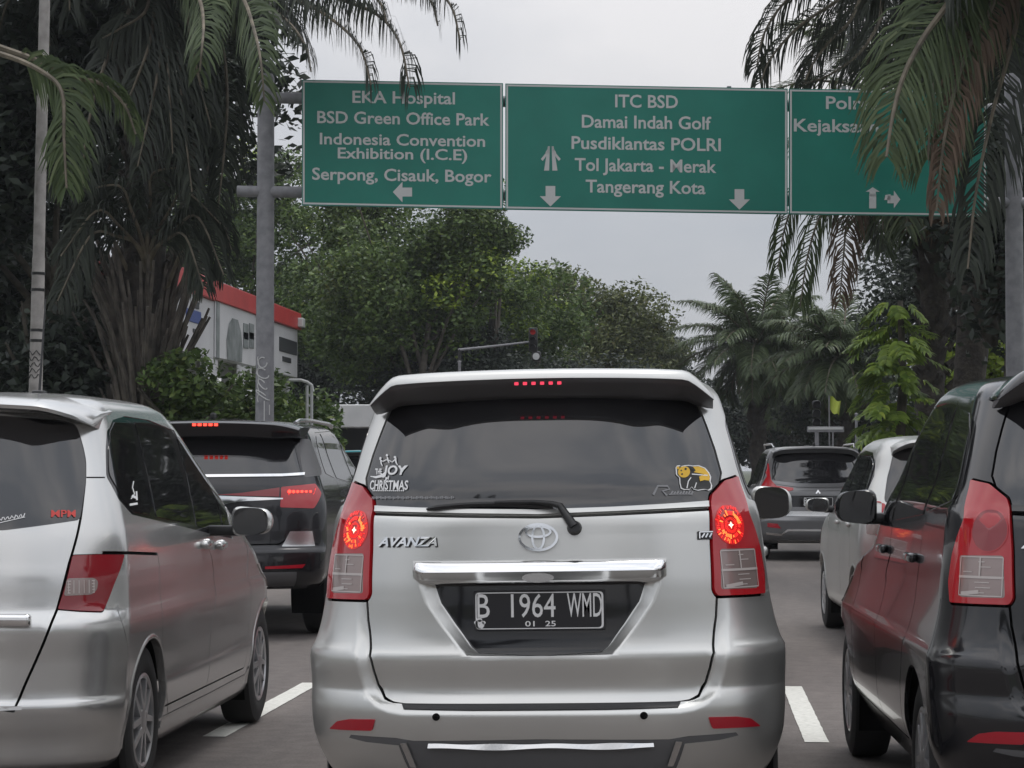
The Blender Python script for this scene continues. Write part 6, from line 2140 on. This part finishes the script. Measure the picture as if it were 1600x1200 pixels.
def flag():
    D = 66.0
    c = at(1296, 680, D)
    M['flagcloth'] = mat('flag_yellow_green', (.42, .50, .07), rough=.7)
    root = empty('flag', (c[0], c[1], 0), label='yellow green flag on a thin pole above the grey crossover', cat='flag')
    zt = at(1296, 618, D)[2]
    MB().tube([(0, 0, 0), (0, 0, zt)], .022, 6).build('pole', M['galv'], root, True)
    V, n = [], 8
    for i in range(n + 1):
        t = i / n
        for j in range(5):
            q = j / 4
            V.append((.03 + .30 * t - .05 * t * q, .08 * math.sin(5 * t + q), zt - .02 - .42 * q - .16 * t + .04 * math.sin(7 * t + 2 * q)))
    mobj('cloth', V, [(i * 5 + j, (i + 1) * 5 + j, (i + 1) * 5 + j + 1, i * 5 + j + 1) for i in range(n) for j in range(4)], M['flagcloth'], root, True)
flag()
def board_sign():
    D = 64.0
    c = at(1290, 690, D)
    root = empty('street_board', (c[0], c[1], 0), label='low pale strip board on two legs behind the grey crossover', cat='sign')
    a, b_ = at(1262, 671, D), at(1320, 671, D)
    w_ = b_[0] - a[0]
    MB().rbox((0, 0, a[2]), (w_, .05, .16), .01, 1).build('board', M['galv'], root)
    MB().rbox((0, -.03, a[2] + .02), (w_ * .93, .02, .06), .005, 1).build('board_stripe', M['signwhite'], root)
    for s in (-1, 1):
        MB().tube([(s * w_ * .2, 0, 0), (s * w_ * .2, 0, a[2])], .025, 6).build('leg', M['galv'], root, True)
board_sign()
def thin_post(px, py, D, r, label, nm='bollard_post'):
    c = at(px, py, D)
    root = empty(nm, (c[0], c[1], 0), label=label, cat='post')
    MB().tube([(0, 0, 0), (0, 0, c[2])], r, 8).build('pole', M['galv'], root, True)
    MB().lathe([(.001, .05), (r * 1.5, .03), (r * 1.5, 0)], (0, 0, c[2]), 'Z', 10).build('cap', M['galv'], root, True)
thin_post(1338, 648, 58, .035, 'thin grey post between the crossover and the champagne hatchback')
thin_post(718, 566, 66, .04, 'short white topped post above the silver car roof, left of the traffic light')
def handrail():
    D = 40.0
    c = at(487, 640, D)
    root = empty('handrail', (c[0], c[1], 0), label='white tubular handrail behind the off-roader', cat='handrail')
    l = lambda px, py, dy=0: tuple(at(px, py, D + dy) - np.array([c[0], c[1], 0]))
    b = MB()
    for px in (480, 487):
        p = l(px, 602)
        MB().tube([(p[0], p[1], 0), p], .028, 8).build('upright', M['signwhite'], root, True)
    MB().tube([l(452, 594), l(470, 594), l(480, 597), l(487, 602), l(489, 612)], .028, 8).build('rail', M['signwhite'], root, True)
    for py in (618, 634, 648):
        MB().tube([l(480, py), l(487, py)], .02, 6).build('rung', M['signwhite'], root, True)
handrail()
# ------------------------------------------------------------------ white box truck beyond the crossing
def truck():
    D = 58.0
    c = at(526, 760, D)
    s = F / D
    M['truckwhite'] = mat('truck_white', (.6, .6, .6), rough=.5, noise=(1.5, (.52, .53, .53), (.66, .66, .66)))
    root = empty('box_truck', (c[0] + .8, D, 0), label='white box truck seen end on, left of the silver people carrier', cat='truck')
    zt, zm = at(550, 632, D)[2], at(550, 668, D)[2]
    MB().rbox((.0, 2.0, (zm + zt) / 2), (1.95, 4.0, zt - zm), .03, 2).build('header', M['truckwhite'], root)
    for sx in (-1, 1):
        MB().rbox((sx * .90, .05, (zm + .6) / 2), (.14, .1, zm - .6 - .004), .02, 1).build('corner_post', M['truckwhite'], root)
        MB().rbox((sx * .96, 2.1, (zm + .6) / 2), (.03, 3.8, zm - .6 - .004), .005, 1).build('side_wall', M['truckwhite'], root)
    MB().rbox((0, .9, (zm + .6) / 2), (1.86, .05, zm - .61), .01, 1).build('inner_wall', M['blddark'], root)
    MB().rbox((0, 2.0, .72), (1.9, 4.0, .2), .02, 1).build('bed', M['charcoal'], root)
    MB().rbox((0, 4.9, 1.25), (1.7, 1.6, 1.5), .12, 3).build('cab', M['truckwhite'], root, True)
    for sx in (-1, 1):
        for yy in (.9, 4.9):
            wheel(root, sx * .8, yy, .38, sx, r=.38, w=.24, rr=.22, spokes=6)
        MB().rbox((sx * .78, -.03, .72), (.22, .05, .1), .01, 1).build('tail_lamp', M['lensdull'], root)
    # little white gauge post standing at its corner in the picture
    for k in range(3):
        MB().rbox((.95 - .6 * k, -.02, zt - .16 * k - .3), (.12, .03, .02), .004, 1).build('hinge', M['galv'], root)
truck()

# ------------------------------------------------------------------ thin haze volume, added to lift the darks like a windscreen veil
hz = bpy.data.materials.new('veil_haze_air')
hz.use_nodes = True
for n in list(hz.node_tree.nodes):
    if n.type == 'BSDF_PRINCIPLED':
        hz.node_tree.nodes.remove(n)
pv = hz.node_tree.nodes.new('ShaderNodeVolumePrincipled')
pv.inputs['Color'].default_value = (.86, .90, .97, 1)
pv.inputs['Density'].default_value = .00032
hz.node_tree.links.new(pv.outputs[0], hz.node_tree.nodes['Material Output'].inputs['Volume'])
MB().box((0, 900, 12), (3400, 3400, 26.2)).build('veil_haze', hz, kind='stuff')
